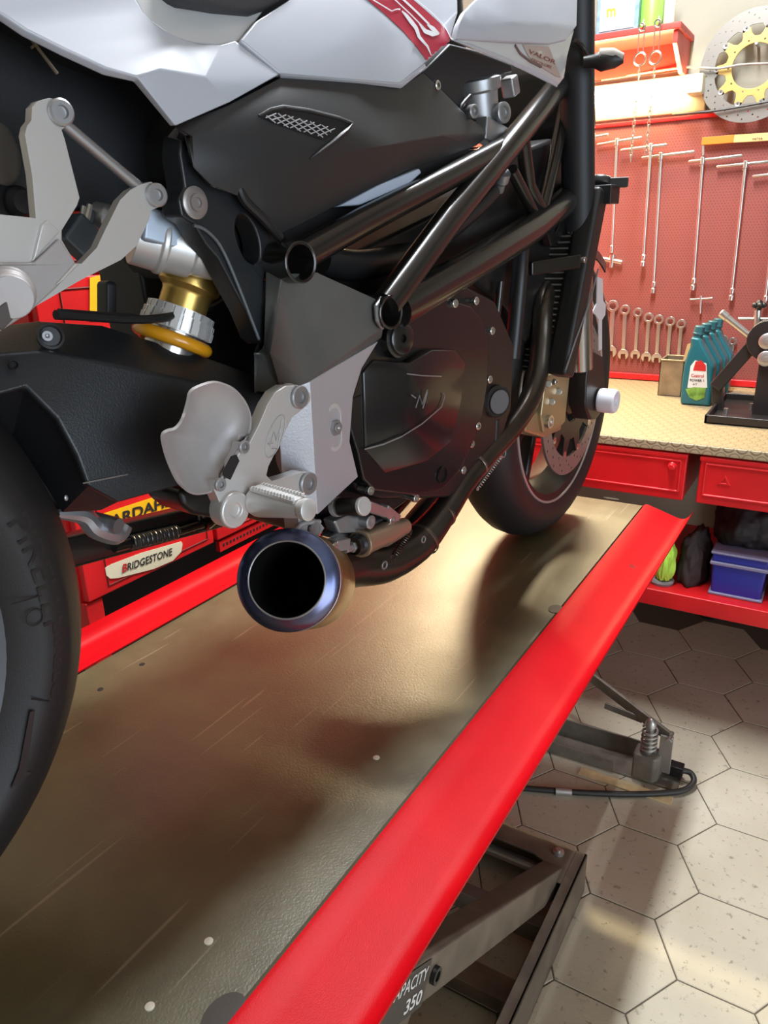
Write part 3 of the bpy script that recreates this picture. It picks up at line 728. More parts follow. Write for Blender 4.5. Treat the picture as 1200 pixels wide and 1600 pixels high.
# ================================================================ things on the lower shelf
M_blue = mat('blue_crate_plastic', (0.025, 0.032, 0.30), 0.35); M_clear = mat('pale_lilac_plastic', (0.24, 0.23, 0.36), 0.35)
ys = BF + 0.05
p0, p1 = Wy(1104, 938, ys), Wy(1180, 955, ys); x0, x1 = p0.x, p1.x+0.012; zt = SH + (Wy(1104, 884, ys).z - Wy(1104, 938, ys).z)
t = thing('storage_crate', 'blue plastic storage crate with pale rims on the red lower shelf', 'crate', ((x0+x1)/2, ys+0.12, SH))
b = B(); w = 0.004
b.prism([Vector((x0+0.006,ys,SH+0.004)), Vector((x1-0.006,ys,SH+0.004)), Vector((x1,ys,zt-0.008)), Vector((x0,ys,zt-0.008))], (0,0.24,0)); b.obj('crate_body', M_blue, t, bevel=0.006)
B().box((x0-0.004, ys-0.006, zt-0.014), (x1+0.004, ys+0.246, zt-0.004)).obj('pale_rim', M_clear, t, bevel=0.003)
B().box((x0, ys-0.005, SH), (x1, ys+0.245, SH+0.008)).obj('pale_base', M_clear, t, bevel=0.003)
zl = zt + 0.02; zl_c = zl; x0_c, x1_c = x0, x1
B().box((x0, ys-0.002, zt-0.004), (x1, ys+0.24, zl)).obj('lid', M_blue, t, bevel=0.003)
B().box((x0-0.004, ys-0.006, zl-0.003), (x1+0.004, ys+0.246, zl+0.003)).obj('lid_rim', M_clear, t, bevel=0.002)
c = Wy(1196, 955, ys); r = 0.075
b = B(); cc = Vector((c.x-0.008+r, ys+r+0.005, SH))
b.lathe([(0,0),(0,r*0.90),(0.004,r*0.93),(0.09,r),(0.092,r*1.04),(0.098,r*1.04),(0.10,r),(0.14,r),(0.14,0)], cc, (0,0,1), 36)
single(b.obj('white_bucket', mat('white_bucket_plastic', (0.7,0.7,0.66), 0.4)), 'white plastic bucket right of the blue crate, cut by the photo edge', 'bucket')
# cloth heaps
def cloth(name, c, sc, m, label, cat, seed, freq=14, amp=0.25):
    b = B(); bmesh.ops.create_icosphere(b.bm, subdivisions=5, radius=1)
    from mathutils import noise
    for v in b.bm.verts:
        q = v.co.copy(); n = noise.noise(q*1.6+Vector((seed,0,0)))*amp + abs(noise.noise(Vector((q.x*freq*0.25, q.y*freq*0.25, q.z*1.2+seed))))*amp*0.8 + noise.noise(q*6+Vector((0,seed,0)))*amp*0.22
        q *= 1+n
        if q.z < -0.62: q.z = -0.62
        v.co = Vector((c[0]+q.x*sc[0], c[1]+q.y*sc[1], c[2]+(q.z+0.62)*sc[2]))
    single(b.obj(name, m, sharp=80), label, cat)
ca, cb = Wy(1048, 925, ys+0.06), Wy(1108, 925, ys+0.06)
cloth('dark_cloth', ((ca.x+cb.x)/2-0.002, ys+0.09, SH), ((cb.x-ca.x)/2*0.84, 0.08, 0.085), mat('black_brown_cloth', (0.035,0.022,0.022), 0.9), 'dark brown crumpled cloth left of the blue crate', 'cloth', 3.1)
ca, cb = Wy(1020, 925, ys+0.0), Wy(1052, 920, ys+0.0)
cloth('neon_glove', ((ca.x+cb.x)/2-0.004, ys+0.015, SH+0.016), ((cb.x-ca.x)/2*0.9, 0.035, 0.066), mat('neon_green_fabric', (0.45,0.75,0.08), 0.8), 'neon green crumpled work glove beside the dark cloth', 'glove', 7.7, amp=0.3)
o = B().lathe([(0,0),(0,0.03),(0.008,0.033),(0.014,0.03),(0.016,0)], Vector((Wy(1029,938,ys).x, ys+0.01, SH)), (0,0,1), 24).obj('sanding_pad', mat('grey_felt', (0.22,0.21,0.2), 0.8))
single(o, 'grey round pad lying under the neon green glove', 'pad')
cloth('black_bag', ((x0_c+x1_c)/2+0.0, ys+0.13, zl_c+0.004), (0.085, 0.105, 0.075), mat('black_nylon', (0.015,0.010,0.012), 0.7), 'black soft bag lying on top of the blue crate', 'bag', 1.4, amp=0.18)

# ================================================================ red tool cabinet on legs along the left side
LX = -1.17
t = thing('tool_cabinet', 'red steel tool cabinet on legs with tyre and oil stickers, left behind the motorcycle', 'cabinet', (LX-0.3, 1.5, 0))
ly0, ly1 = 0.80, 2.3
zb2 = DB; ZT = DECK + 0.76; zm = BT - BTH + 0.13
b = B(); b.box((LX-0.60, ly0, zb2), (LX-0.018, ly1, ZT)); b.obj('cabinet_body', M_red, t)
dv = Wx(335, 850, LX).y
Mgv = mat('dark_red_groove', (0.12,0.004,0.004), 0.6)
fronts = []
for (zl0, zl1) in ((zb2, zm), (zm+0.008, zm+0.17), (zm+0.178, zm+0.34), (zm+0.348, ZT)):
    for k, (ya_, yb_) in enumerate(((ly0+0.005, dv), (dv+0.012, ly1-0.01))):
        f = B().box((LX-0.018, ya_, zl0+0.002), (LX, yb_, zl1)).obj('drawer_front', M_red, t, bevel=0.003); fronts.append(f)
        g = B(); zz0, zz1 = zl0+0.018, zl1-0.02; a_, c_ = ya_+0.05, yb_-0.02
        for (p, q) in (((a_,zz0),(c_,zz0)),((c_,zz0),(c_,zz1)),((c_,zz1),(a_,zz1)),((a_,zz1),(a_,zz0))):
            g.cyl((LX+0.0002, *p), (LX+0.0002, *q), 0.0016, n=8)
        g.obj('panel_groove', Mgv, f)
for y in (ly0+0.02, ly1-0.03):
    for x in (LX-0.024, LX-0.57):
        B().box((x-0.02, y-0.02, 0), (x+0.02, y+0.02, zb2)).obj('leg', M_red, t, bevel=0.003)
M_cream = mat('cream_sticker', (0.72, 0.66, 0.48), 0.5); M_ystk = mat('yellow_sticker', (0.85, 0.52, 0.01), 0.45)
G = lambda u, v, d=0.0012: Wx(u, v, LX+d)
pts = [G(166,899), G(172,904), G(185,903), G(240,889), G(270,876), G(283,862), G(285,850), G(283,846), G(262,852), G(220,864), G(175,881), G(164,887)]
B().prism(pts, (0.0006,0,0)).obj('cream_sticker', M_cream, fronts[0])
text_map('BRIDGESTONE', quad_map(G(192,895,.0028), G(270,867,.0028), G(191,883,.0028)), 'sticker_lettering', M_dark, fronts[0], bold=0.02, shear=0.15)
text_map('B', quad_map(G(191,895,.0032), G(199,892,.0032), G(190.5,882.5,.0032)), 'sticker_capital', M_redlab, fronts[0], bold=0.02, shear=0.15)
pts = [G(150,842), G(273,796), G(273,766), G(150,806)]
B().prism(pts, (0.0006,0,0)).obj('yellow_sticker', M_ystk, fronts[0])
text_map('BARDAHL', quad_map(G(160,829,.0028), G(269,789,.0028), G(159,811,.0028)), 'sticker_lettering', M_dark, fronts[0], bold=0.03)
pts = [G(118,500), G(165,500), G(165,428), G(118,440)]
pp = [G(140,500), G(156,500), G(156,430), G(140,434)]
B().prism(pp, (0.0006,0,0)).obj('upright_yellow_sticker', M_ystk, fronts[4])
b = B(); b.box((LX-0.016, dv+0.02, zb2-0.03), (LX-0.004, ly1-0.05, zb2-0.004)); b.obj('perforated_strip', M_red, t)
b = B()
for i in range(30):
    y = dv+0.03+i*0.012; b.box((LX-0.0042, y, zb2-0.020), (LX-0.0034, y+0.006, zb2-0.013))
objs(b, 'strip_hole', M_dark, t)
B().box((LX-0.56, ly0+0.045, 0.01), (LX-0.09, ly1-0.055, zb2)).obj('added_shade_box', M_dark, t)  # dark box added to stand in for the shade under the cabinet
# ================================================================ motorcycle lift
def deck_mat():
    m = mat('worn_tan_deck', (0.22, 0.17, 0.095), 0.36, spec=1.0); nt = m.node_tree; b = nt.nodes['Principled BSDF']
    tc = nd(nt, 'ShaderNodeTexCoord')
    n = nd(nt, 'ShaderNodeTexNoise'); n.inputs['Scale'].default_value = 7; n.inputs['Detail'].default_value = 10; n.inputs['Roughness'].default_value = 0.65
    nf = nd(nt, 'ShaderNodeTexNoise'); nf.inputs['Scale'].default_value = 420; nf.inputs['Detail'].default_value = 2
    for q in (n, nf): nt.links.new(tc.outputs['Object'], q.inputs['Vector'])
    r = nd(nt, 'ShaderNodeValToRGB'); e = r.color_ramp.elements
    e[0].position = 0.32; e[0].color = (0.064, 0.055, 0.025, 1); e[1].position = 0.68; e[1].color = (0.112, 0.098, 0.045, 1)
    nt.links.new(n.outputs['Fac'], r.inputs['Fac'])
    col = r.outputs['Color']; scr = None
    for rot, sc, thr in ((0.25, (70, 2.2, 1), 0.715), (-0.5, (90, 3.5, 1), 0.73), (1.3, (80, 3, 1), 0.74)):
        mp = nd(nt, 'ShaderNodeMapping'); mp.inputs['Rotation'].default_value = (0, 0, rot); mp.inputs['Scale'].default_value = sc
        nt.links.new(tc.outputs['Object'], mp.inputs['Vector'])
        w = nd(nt, 'ShaderNodeTexNoise'); w.inputs['Scale'].default_value = 1.3; w.inputs['Detail'].default_value = 1; nt.links.new(mp.outputs[0], w.inputs['Vector'])
        k = nd(nt, 'ShaderNodeMapRange'); k.inputs['From Min'].default_value = thr; k.inputs['From Max'].default_value = thr+0.03
        nt.links.new(w.outputs['Fac'], k.inputs['Value'])
        scr = k.outputs['Result'] if scr is None else math_n(nt, 'MAXIMUM', scr, k.outputs['Result'])
    scr = math_n(nt, 'MULTIPLY', scr, n.outputs['Fac'])
    nt.links.new(mixc(nt, math_n(nt, 'MULTIPLY', scr, 0.8), col, (0.30, 0.26, 0.18)), b.inputs['Base Color'])
    bp = nd(nt, 'ShaderNodeBump'); bp.inputs['Strength'].default_value = 0.35; bp.inputs['Distance'].default_value = 0.0008
    nt.links.new(nf.outputs['Fac'], bp.inputs['Height']); nt.links.new(bp.outputs['Normal'], b.inputs['Normal'])
    rr = nd(nt, 'ShaderNodeMapRange'); rr.inputs['To Min'].default_value = 0.28; rr.inputs['To Max'].default_value = 0.48
    nt.links.new(n.outputs['Fac'], rr.inputs['Value']); nt.links.new(rr.outputs['Result'], b.inputs['Roughness'])
    return m
M_deck = deck_mat()
DX0, DX1, DY0, DY1 = -0.932, -0.350, -1.0, 1.757
lift = thing('motorcycle_lift', 'raised scissor motorcycle lift with tan deck and red side gutters', 'lift', (-0.64, 0.4, 0))
b = B(); b.box((DX0+0.003, DY0, DECK-0.006), (DX1-0.009, DY1, DECK)); deck = b.obj('deck_plate', M_deck, lift)
holes = B()
for u, v in ((222,1038),(157,1077)):
    c = Wz(u, v, DECK); holes.lathe([(0.0006,0),(0.0006,0.0042),(0,0.0046)], c, (0,0,1), 16)
c = Wz(955, 779, DECK)
hp = [c + Vector((0.020*math.cos(a)*(1), 0.006*math.sin(a), 0.0006)) for a in (2*PI*i/20 for i in range(20))]
holes.prism(hp, (0,0,-0.0006)); objs(holes, 'deck_hole', M_dark, deck)
for k, (u, v) in enumerate(((588,1184),(326,1471),(234,1573))):
    c = Wz(u, v, DECK); B().lathe([(0,0.0045),(0.0008,0.0042),(0.0012,0)], c, (0,0,1), 14).obj('rivet', mat('bare_zinc', (0.62,0.58,0.48), 0.4, 0.3), deck)
for u, v, r in ((868,952,0.010),(350,1588,0.014)):
    c = Wz(u, v, DECK); B().prism([c+Vector((r*1.2*math.cos(a), r*1.6*math.sin(a), 0.0012)) for a in (2*PI*i/20 for i in range(20))], (0,0,-0.001)).obj('edge_tab', mat('dark_worn_tab', (0.035,0.025,0.018), 0.4), deck)
# folded end of the deck
B().box((DX0+0.003, DY1-0.003, DECK-0.05), (DX1-0.004, DY1+0.001, DECK-0.0005)).obj('deck_end_flange', M_redrail, lift)
prof = [(-0.003, 0.0045), (0.004, 0.0052), (0.030, -0.003), (0.072, -0.0165), (0.082, -0.0180), (0.090, -0.0165), (0.097, -0.011), (0.102, -0.003), (0.106, 0.006)]
def gutter(x, sgn, y0, y1):
    b = B(); th = 0.0028
    top = [Vector((x+sgn*p, 0, DECK+q)) for p, q in prof]; bot = [p+Vector((sgn*0.0005,0,-th)) for p in top]
    loop = top + bot[::-1]
    A = b.verts([p+Vector((0,y0,0)) for p in loop]); C = b.verts([p+Vector((0,y1,0)) for p in loop]); n = len(loop); m = len(top)
    for i in range(n): b.face([A[i], A[(i+1)%n], C[(i+1)%n], C[i]])
    for V in (A, C):
        for i in range(m-1): b.face([V[i], V[i+1], V[n-2-i], V[n-1-i]])
    return b.obj('side_gutter', M_redrail, lift, sharp=50)
gutter(DX1, 1, DY0, DY1-0.002); gutter(DX0, -1, DY0, DY1-0.002)
B().box((DX0+0.02, DY0+0.02, DECK-0.06), (DX1-0.03, DY1-0.02, DECK-0.007)).obj('deck_frame', M_black, lift)
# floor frame
BX0, BX1, BY0, BY1, FH = -0.985, -0.302, -0.75, 1.27, 0.10
fr = B()
for x, s_ in ((BX1, -1), (BX0, 1)):
    fr.box((min(x, x+s_*0.006), BY0, 0.0), (max(x, x+s_*0.006), BY1, FH))
    fr.box((min(x, x+s_*0.024), BY0, FH-0.005), (max(x, x+s_*0.024), BY1, FH))
    fr.box((min(x, x+s_*0.05), BY0, 0), (max(x, x+s_*0.05), BY1, 0.005))
base = fr.obj('floor_frame', M_lift, lift, bevel=0.0015)
b = B()
pl = [Vector((BX0+0.02, BY1, FH-0.001)), Vector((BX1-0.02, BY1, FH-0.001)), Vector((BX1-0.02, BY1-0.10, FH-0.001)), Vector((BX1-0.06, BY1-0.10, FH-0.001)), Vector((BX1-0.075, BY1-0.06, FH-0.001)), Vector((BX1-0.10, BY1-0.05, FH-0.001)), Vector((BX0+0.10, BY1-0.05, FH-0.001)), Vector((BX0+0.075, BY1-0.06, FH-0.001)), Vector((BX0+0.06, BY1-0.10, FH-0.001)), Vector((BX0+0.02, BY1-0.10, FH-0.001))]
b.prism(pl, (0,0,-0.005)); b.box((BX0+0.006, BY1-0.006, 0), (BX1-0.006, BY1, FH-0.006)); b.obj('end_plate', M_lift, base, bevel=0.001)
b = B(); c = Vector((BX1-0.055, BY1-0.025, FH-0.001)); b.lathe([(0,0),(0,0.012),(0.004,0.012),(0.005,0.008),(0.005,0.006),(0.011,0.006),(0.011,0)], c, (0,0,1), 20); b.obj('frame_bolt', M_zinc, base)
b = B(); b.box((BX0+0.006, BY1-0.20, 0.03), (BX1-0.006, BY1-0.17, 0.075)); b.obj('cross_tube', M_lift, base, bevel=0.002)
b = B(); b.box((BX0+0.006, BY1-0.36, 0.02), (BX1-0.006, BY1-0.31, 0.055)); b.obj('cross_tube', M_lift, base, bevel=0.002)
b = B(); b.box((BX0+0.006, BY0+0.05, 0.02), (BX1-0.006, BY0+0.10, 0.06)); b.obj('cross_tube', M_lift, base, bevel=0.002)
# scissor arms
def arm(x, y0, z0, y1, z1, label=None):
    return B().bar((x, y0, z0), (x, y1, z1), 0.040, 0.066, up=(1,0,0)).obj('scissor_arm', M_lift, lift, bevel=0.004)
def swap(o): return o
ax_ = -0.357
def arm2(x, p0, p1):
    p0, p1 = Vector((x, *p0)), Vector((x, *p1)); d = (p1-p0).normalized(); n = Vector((1,0,0)).cross(d)
    b = B(); b.prism([p0 - n*0.031 + Vector((-0.022,0,0)), p1 - n*0.031 + Vector((-0.022,0,0)), p1 + n*0.031 + Vector((-0.022,0,0)), p0 + n*0.031 + Vector((-0.022,0,0))], (0.044, 0, 0))
    return b.obj('scissor_arm', M_lift, lift, bevel=0.004)
A0, A1 = (1.225, 0.053), (0.271, 0.655)
right_arm = arm2(ax_, A0, A1); arm2(-0.925, A0, A1)
arm2(-0.412, (0.271, 0.05), (1.20, 0.655)); arm2(-0.87, (0.271, 0.05), (1.20, 0.655))
b = B(); b.cyl((-0.925+0.02, 0.742, 0.355), (ax_-0.02, 0.742, 0.355), 0.016, n=20); b.cyl((-0.95, 1.225, 0.055), (-0.335, 1.225, 0.055), 0.012, n=16); b.cyl((-0.9, 1.20, 0.655), (-0.4, 1.20, 0.655), 0.012, n=16); objs(b, 'pivot_shaft', M_zinc, lift)
# load label on the right arm
xs = ax_+0.0225
d = Vector((0, A1[0]-A0[0], A1[1]-A0[1])).normalized()
def onarm(u, v): return Wx(u, v, xs+0.0006)
M_lab = mat('dark_label_film', (0.03,0.024,0.022), 0.4); M_labw = mat('white_label_ink', (0.7,0.68,0.65), 0.5)
c0 = onarm(672, 1512); nn = Vector((1,0,0)).cross(d); 
def LB(s, t, dz=0.0004): return c0 + d*s - nn*0 + Vector((0,0,0)) + (Vector((1,0,0)).cross(d)).normalized()*t*-1 + Vector((dz,0,0))
up_arm = Vector((0, -d.z, d.y)); up_arm = up_arm if up_arm.z > 0 else -up_arm
mid = Vector((xs+0.0005, 0, 0))
def LA(s, t, off=0.0):        # s along the arm from the label's front edge, t across it
    k = (c0 - Vector((ax_, *A0))).dot(d)
    p = Vector((xs+0.0004+off, A0[0], A0[1])) + d*(k+s) + up_arm*t
    p.x = xs+0.0004+off; return p
B().prism([LA(0,-0.031), LA(0,0.028), LA(0.26,0.028), LA(0.26,-0.031)], (0.0003,0,0)).obj('load_label', M_lab, right_arm)
text_map('CAPACITY', lambda s, t: LA(0.118-0.113*s, 0.004+0.017*t, .0008), 'label_lettering', M_labw, right_arm, bold=0.01)
text_map('350', lambda s, t: LA(0.058-0.050*s, -0.024+0.018*t, .0008), 'label_lettering', M_labw, right_arm, bold=0.02)
b = B(); c = Wx(688, 1520, xs); b.lathe([(0,0),(0,0.012),(0.006,0.012),(0.006,0.007),(0.003,0.007),(0.003,0)], LA(-0.022,0.002), (1,0,0), 20); b.obj('arm_pin', M_black, right_arm)

# ================================================================ foot pump
M_pump = mat('pump_grey_paint', (0.20, 0.175, 0.14), 0.45, 0.2, var=0.2, vscale=30)
pc = Wz(1020, 1222, 0)
t = thing('foot_pump', 'grey hydraulic foot pump with coil spring standing on the floor beside the lift', 'pump', pc)
# base channel running away to the left under the lift
c_r, c_l = Wz(1005, 1218, 0), Wz(845, 1168, 0); dd = (c_r-c_l).normalized(); dd.z = 0
nn2 = Vector((-dd.y, dd.x, 0)); 
b = B(); L0 = c_l - dd*0.15; L1 = c_r + dd*0.085
b.bar(L0+nn2*0.032+Vector((0,0,0.003)), L1+nn2*0.032+Vector((0,0,0.003)), 0.084, 0.006)
b.bar(L0+nn2*0.076+Vector((0,0,0.03)), L1-dd*0.10+nn2*0.076+Vector((0,0,0.03)), 0.005, 0.06)
b.bar(L0-nn2*0.008+Vector((0,0,0.018)), L1-dd*0.16-nn2*0.008+Vector((0,0,0.018)), 0.005, 0.036)
b.obj('base_channel', M_pump, t, bevel=0.001)
b = B(); cyl0 = Wz(1008, 1212, 0.006)
b.prism([cyl0 + dd*x + nn2*y for x, y in ((-0.032,-0.022),(0.022,-0.028),(0.034,-0.012),(0.034,0.03),(-0.032,0.03))], (0,0,0.075)); b.obj('pump_block', M_pump, t, bevel=0.006)
top = cyl0 + Vector((0,0,0.075)) + dd*0.0
b = B(); b.cyl(top, top+Vector((0,0,0.075)), 0.0105, n=20); b.lathe([(0.078,0.014),(0.088,0.014),(0.094,0.011),(0.100,0.006),(0.102,0)], top, (0,0,1), 18); b.obj('piston_rod', M_zinc, t)
b = B(); pts = [top + Vector((math.cos(a)*0.0175, math.sin(a)*0.0175, 0.004+0.068*i/110)) for i, a in ((i, 2*PI*i/20) for i in range(111))]
b.tube(pts, 0.0034, 8); b.obj('coil_spring', M_zinc, t)
# pedal lever
pv = Wz(1047, 1152, 0.135); lv = Wz(932, 1064, 0.165)
ey = top + Vector((0,0,0.082))
l_dir = (lv - pv); 
b = B(); b.bar(pv + nn2*0.0, lv + l_dir*0.35, 0.010, 0.030); b.obj('pedal_lever', M_pump, t, bevel=0.002)
b = B(); p2, p3 = Wz(1004, 1125, 0.13), Wz(945, 1102, 0.14); b.bar(p2, p3, 0.006, 0.018); b.obj('release_lever', M_pump, t, bevel=0.001)
b = B(); q0 = Vector((pv.x, pv.y, 0.006)); b.bar(Vector((pv.x-0.006, pv.y-0.005, 0.03)), pv+Vector((-0.006,-0.005,0.004)), 0.032, 0.007, up=(0,1,0)); b.cyl(pv+Vector((0,-0.02,0)), pv+Vector((0,0.02,0)), 0.007, n=14); b.obj('pivot_post', M_zinc, t, bevel=0.001)
b = B(); b.bar(Wz(1035,1195,0.03), Wz(1068,1205,0.03), 0.03, 0.03); b.obj('valve_block', M_black, t, bevel=0.003)
hp = [Wz(1058,1203,0.035), Wz(1078,1207,0.03), Wz(1084,1221,0.02), Wz(1070,1234,0.012), Wz(1040,1239,0.0095), Wz(985,1241,0.0085), Wz(920,1239,0.0085), Wz(860,1235,0.0085), Wz(800,1230,0.0085), Wz(740,1225,0.0085)]
B().tube(hp, 0.0075, 12, smooth=6).obj('hydraulic_hose', mat('black_rubber_hose', (0.03,0.027,0.024), 0.5), t)
b = B(); b.cyl(Wz(893,1238,0.0095), Wz(868,1236,0.0095), 0.0105, n=14); b.obj('hose_fitting', M_zinc, t)
# wooden slat under the hose
w0, w1 = Wz(906, 1204, 0.002), Wz(1050, 1252, 0.002)
o = B().bar(w0+Vector((0,0,0.0)), w1, 0.030, 0.004).obj('wooden_slat', mat('bare_wood', (0.66,0.52,0.28), 0.6, var=0.2, vscale=30), None, bevel=0.0008)
single(o, 'short pale wooden slat lying on the hexagonal tiles under the hose', 'slat')
# ================================================================ motorcycle
M_pearl = mat('pearl_white_paint', (0.45, 0.472, 0.525), 0.28, coat=0.6, var=0.03, vscale=3)
M_pearl2 = mat('warm_pearl_white_paint', (0.52, 0.515, 0.51), 0.24, coat=0.6)
M_seat = mat('grey_black_seat_vinyl', (0.045,0.044,0.05), 0.6, bump=0.3, bscale=500)
M_decalred = mat('red_decal', (0.36, 0.02, 0.045), 0.3, coat=0.4)
M_decalw = mat('white_decal', (0.66, 0.66, 0.68), 0.3, coat=0.4)
M_cover = mat('matt_black_fairing', (0.020, 0.0205, 0.022), 0.45, bump=0.12, bscale=900)
M_frame = mat('satin_black_frame', (0.012, 0.011, 0.010), 0.24, coat=0.3)
M_arm = mat('textured_black_casting', (0.016, 0.018, 0.021), 0.36, bump=0.25, bscale=600)
M_plate = mat('dark_titanium_paint', (0.125, 0.130, 0.122), 0.42, 0.35, var=0.12, vscale=14)
M_silver = mat('silver_cast_paint', (0.47, 0.47, 0.50), 0.42, 0.45, bump=0.25, bscale=420)
M_alu = mat('satin_aluminium', (0.62, 0.605, 0.59), 0.38, 0.5)
M_alug = mat('bead_blasted_aluminium', (0.40, 0.375, 0.37), 0.5, 0.3, var=0.10, vscale=18)
M_alud = mat('grey_aluminium', (0.36, 0.36, 0.37), 0.35, 0.7)
M_gold = mat('gold_anodising', (0.55, 0.36, 0.10), 0.30, 0.8)
M_spring = mat('yellow_spring_paint', (0.78, 0.33, 0.01), 0.28, coat=0.5)
M_rubber = mat('tyre_rubber', (0.013, 0.012, 0.012), 0.55, bump=0.15, bscale=700)
M_letter = mat('tyre_raised_rubber', (0.020, 0.018, 0.018), 0.42)
M_rim = mat('dark_grey_rim', (0.075, 0.078, 0.085), 0.4, 0.4)
M_rimk = mat('black_rim', (0.014, 0.013, 0.013), 0.4)
M_engine = mat('black_engine_casting', (0.014, 0.0125, 0.012), 0.36, bump=0.2, bscale=260)
M_clutch = mat('gloss_black_cover', (0.012, 0.011, 0.012), 0.22, coat=0.25)
M_hex = mat('bright_bolt', (0.62, 0.60, 0.56), 0.25, 0.9)
M_pipe = mat('dark_bronze_steel', (0.085, 0.070, 0.058), 0.30, 0.85, var=0.25, vscale=10)
M_pipek = mat('deep_black_steel', (0.004, 0.0035, 0.003), 0.9, spec=0.1)  # near black, the dark depth of the muffler put into the colour
M_dplast = mat('dark_inner_plastic', (0.013, 0.014, 0.017), 0.5, bump=0.1)
M_cer = mat('gold_brown_caliper', (0.40, 0.31, 0.17), 0.38, 0.6)
M_nylon = mat('white_nylon', (0.72, 0.72, 0.78), 0.45)
M_hose = mat('black_hose', (0.012, 0.012, 0.013), 0.4)
def ti_mat():
    m = mat('heat_tinted_titanium', (0.2, 0.2, 0.35), 0.25, 0.9); nt = m.node_tree; b = nt.nodes['Principled BSDF']
    tc = nd(nt, 'ShaderNodeTexCoord'); n = nd(nt, 'ShaderNodeTexNoise'); n.inputs['Scale'].default_value = 9; n.inputs['Detail'].default_value = 1
    nt.links.new(tc.outputs['Object'], n.inputs['Vector']); r = nd(nt, 'ShaderNodeValToRGB'); e = r.color_ramp.elements
    e[0].position = 0.30; e[0].color = (0.155, 0.135, 0.18, 1); e[1].position = 0.70; e[1].color = (0.11, 0.145, 0.29, 1)
    nt.links.new(n.outputs['Fac'], r.inputs['Fac']); nt.links.new(r.outputs['Color'], b.inputs['Base Color']); return m
M_ti = ti_mat()
M_ti2 = mat('straw_tinted_titanium', (0.42, 0.28, 0.12), 0.33, 0.85, var=0.4, vscale=20)

_a = math.radians(31.708-38.071)
bike = thing('motorcycle', 'pearl white and black sports motorcycle standing on the lift', 'motorcycle', (-0.691, 0.112, DECK), rotz=math.radians(BIKE_YAW), local=True)
XP = Vector((1, 0, 0))

# ---------------------------------------------------------------- wheels
def tyre(c, R, w, rim_r, name, parent):
    b = B(); k = w
    half = [(k*0.78, rim_r-0.004), (k*0.86, rim_r+0.004), (k*0.97, rim_r+0.022), (k, R-0.066), (k*0.985, R-0.056), (k*0.945, R-0.0445), (k*0.925, R-0.041), (k*0.82, R-0.028), (k*0.61, R-0.0135), (k*0.36, R-0.0045), (k*0.18, R-0.001), (0, R)]
    prof = half + [(-x, r) for x, r in half[-2::-1]]
    b.lathe(prof, c, XP, 96)
    return b.obj(name, M_rubber, parent, sharp=60)
RW = Vector((0, 0, 0.317)); RR = 0.317
rw = B().lathe([(-0.072,0.215),(-0.076,0.226),(-0.068,0.226),(-0.06,0.212),(0,0.195),(0.06,0.212),(0.068,0.226),(0.076,0.226),(0.072,0.215),(0.055,0.205),(0.02,0.185),(-0.02,0.185),(-0.055,0.205)], RW, XP, 80, closed=True).obj('rear_wheel', M_rim, bike)
tyre(RW, RR, 0.09, 0.220, 'tyre', rw)
for i in range(5):
    a = 2*PI*i/5 + 0.3; d = Vector((0, math.cos(a), math.sin(a)))
    B().bar(RW + d*0.04 + XP*0.03, RW + d*0.20 + XP*0.02, 0.03, 0.035, up=XP).obj('spoke', M_rim, rw, bevel=0.006)
B().lathe([(-0.05,0),(-0.05,0.05),(0.06,0.05),(0.07,0.03),(0.07,0)], RW, XP, 30).obj('hub', M_rim, rw, bevel=0.002)
def arc_text(s, u0, v0, h_in, h_out, length, parent, cx, xoff, name='sidewall_lettering', shear=0.0):
    p = P(u0, v0, cx); a0 = math.atan2(p.z-RW.z, p.y)
    rm = (h_in+h_out)/2
    def f(s_, t):
        r = h_in + (h_out-h_in)*t; a = a0 - s_*length/rm
        x = 0.0905 if r < RR-0.066 else 0.0905 - (r-(RR-0.066))*0.24
        return Vector((x+xoff, r*math.cos(a), RW.z + r*math.sin(a)))
    return text_map(s, f, name, M_letter, parent, bold=0.004, shear=shear)
arc_text('PIRELLI', 22, 812, 0.247, 0.267, 0.108, rw, 0.09, 0.0006)
arc_text('DIABLO', 52, 985, 0.255, 0.264, 0.075, rw, 0.09, 0.0006)
p = P(55, 965, 0.0905); b = B(); b.torus(Vector((0.0908, p.y, p.z)), XP, 0.0075, 0.0007, 20, 6); b.obj('maker_ring', M_letter, rw)
b = B()
def side(u, v): q = P(u, v, 0.0908); return q
b.prism([side(47,1112), side(55,1110), side(42,1205), side(50,1207), side(17,1232), side(30,1200)], (0.0006,0,0)); 
b.obj('rotation_arrow', M_letter, rw)
for u0, v0, u1, v1 in ((18,944,66,930), (50,1092,78,1096)):
    B().tube([side(u0,v0), side((u0+u1)/2,(v0+v1)/2), side(u1,v1)], 0.0007, 6).obj('sidewall_mark', M_letter, rw)

FW = Vector((0, 1.399, 0.30)); FR = 0.30
STEER = math.radians(3.08)
FM = Matrix.Translation(FW) @ Matrix.Rotation(STEER, 4, 'Z') @ Matrix.Translation(-FW)
def fobj(b, *a, **k): return b.xform(FM).obj(*a, **k)
b = B().lathe([(-0.048,0.205),(-0.052,0.222),(-0.046,0.222),(-0.038,0.204),(0,0.190),(0.038,0.204),(0.046,0.222),(0.052,0.222),(0.048,0.205),(0.03,0.196),(0,0.182),(-0.03,0.196)], FW, XP, 80, closed=True)
fwm = fobj(b, 'front_wheel', M_rimk, bike)
b = B(); half = [(0.047,0.216),(0.052,0.222),(0.0585,0.240),(0.060,0.255),(0.057,0.268),(0.050,0.279),(0.038,0.289),(0.022,0.297),(0,0.30)]
b.lathe(half+[(-x,r) for x, r in half[-2::-1]], FW, XP, 96); fobj(b, 'tyre', M_rubber, fwm, sharp=60)
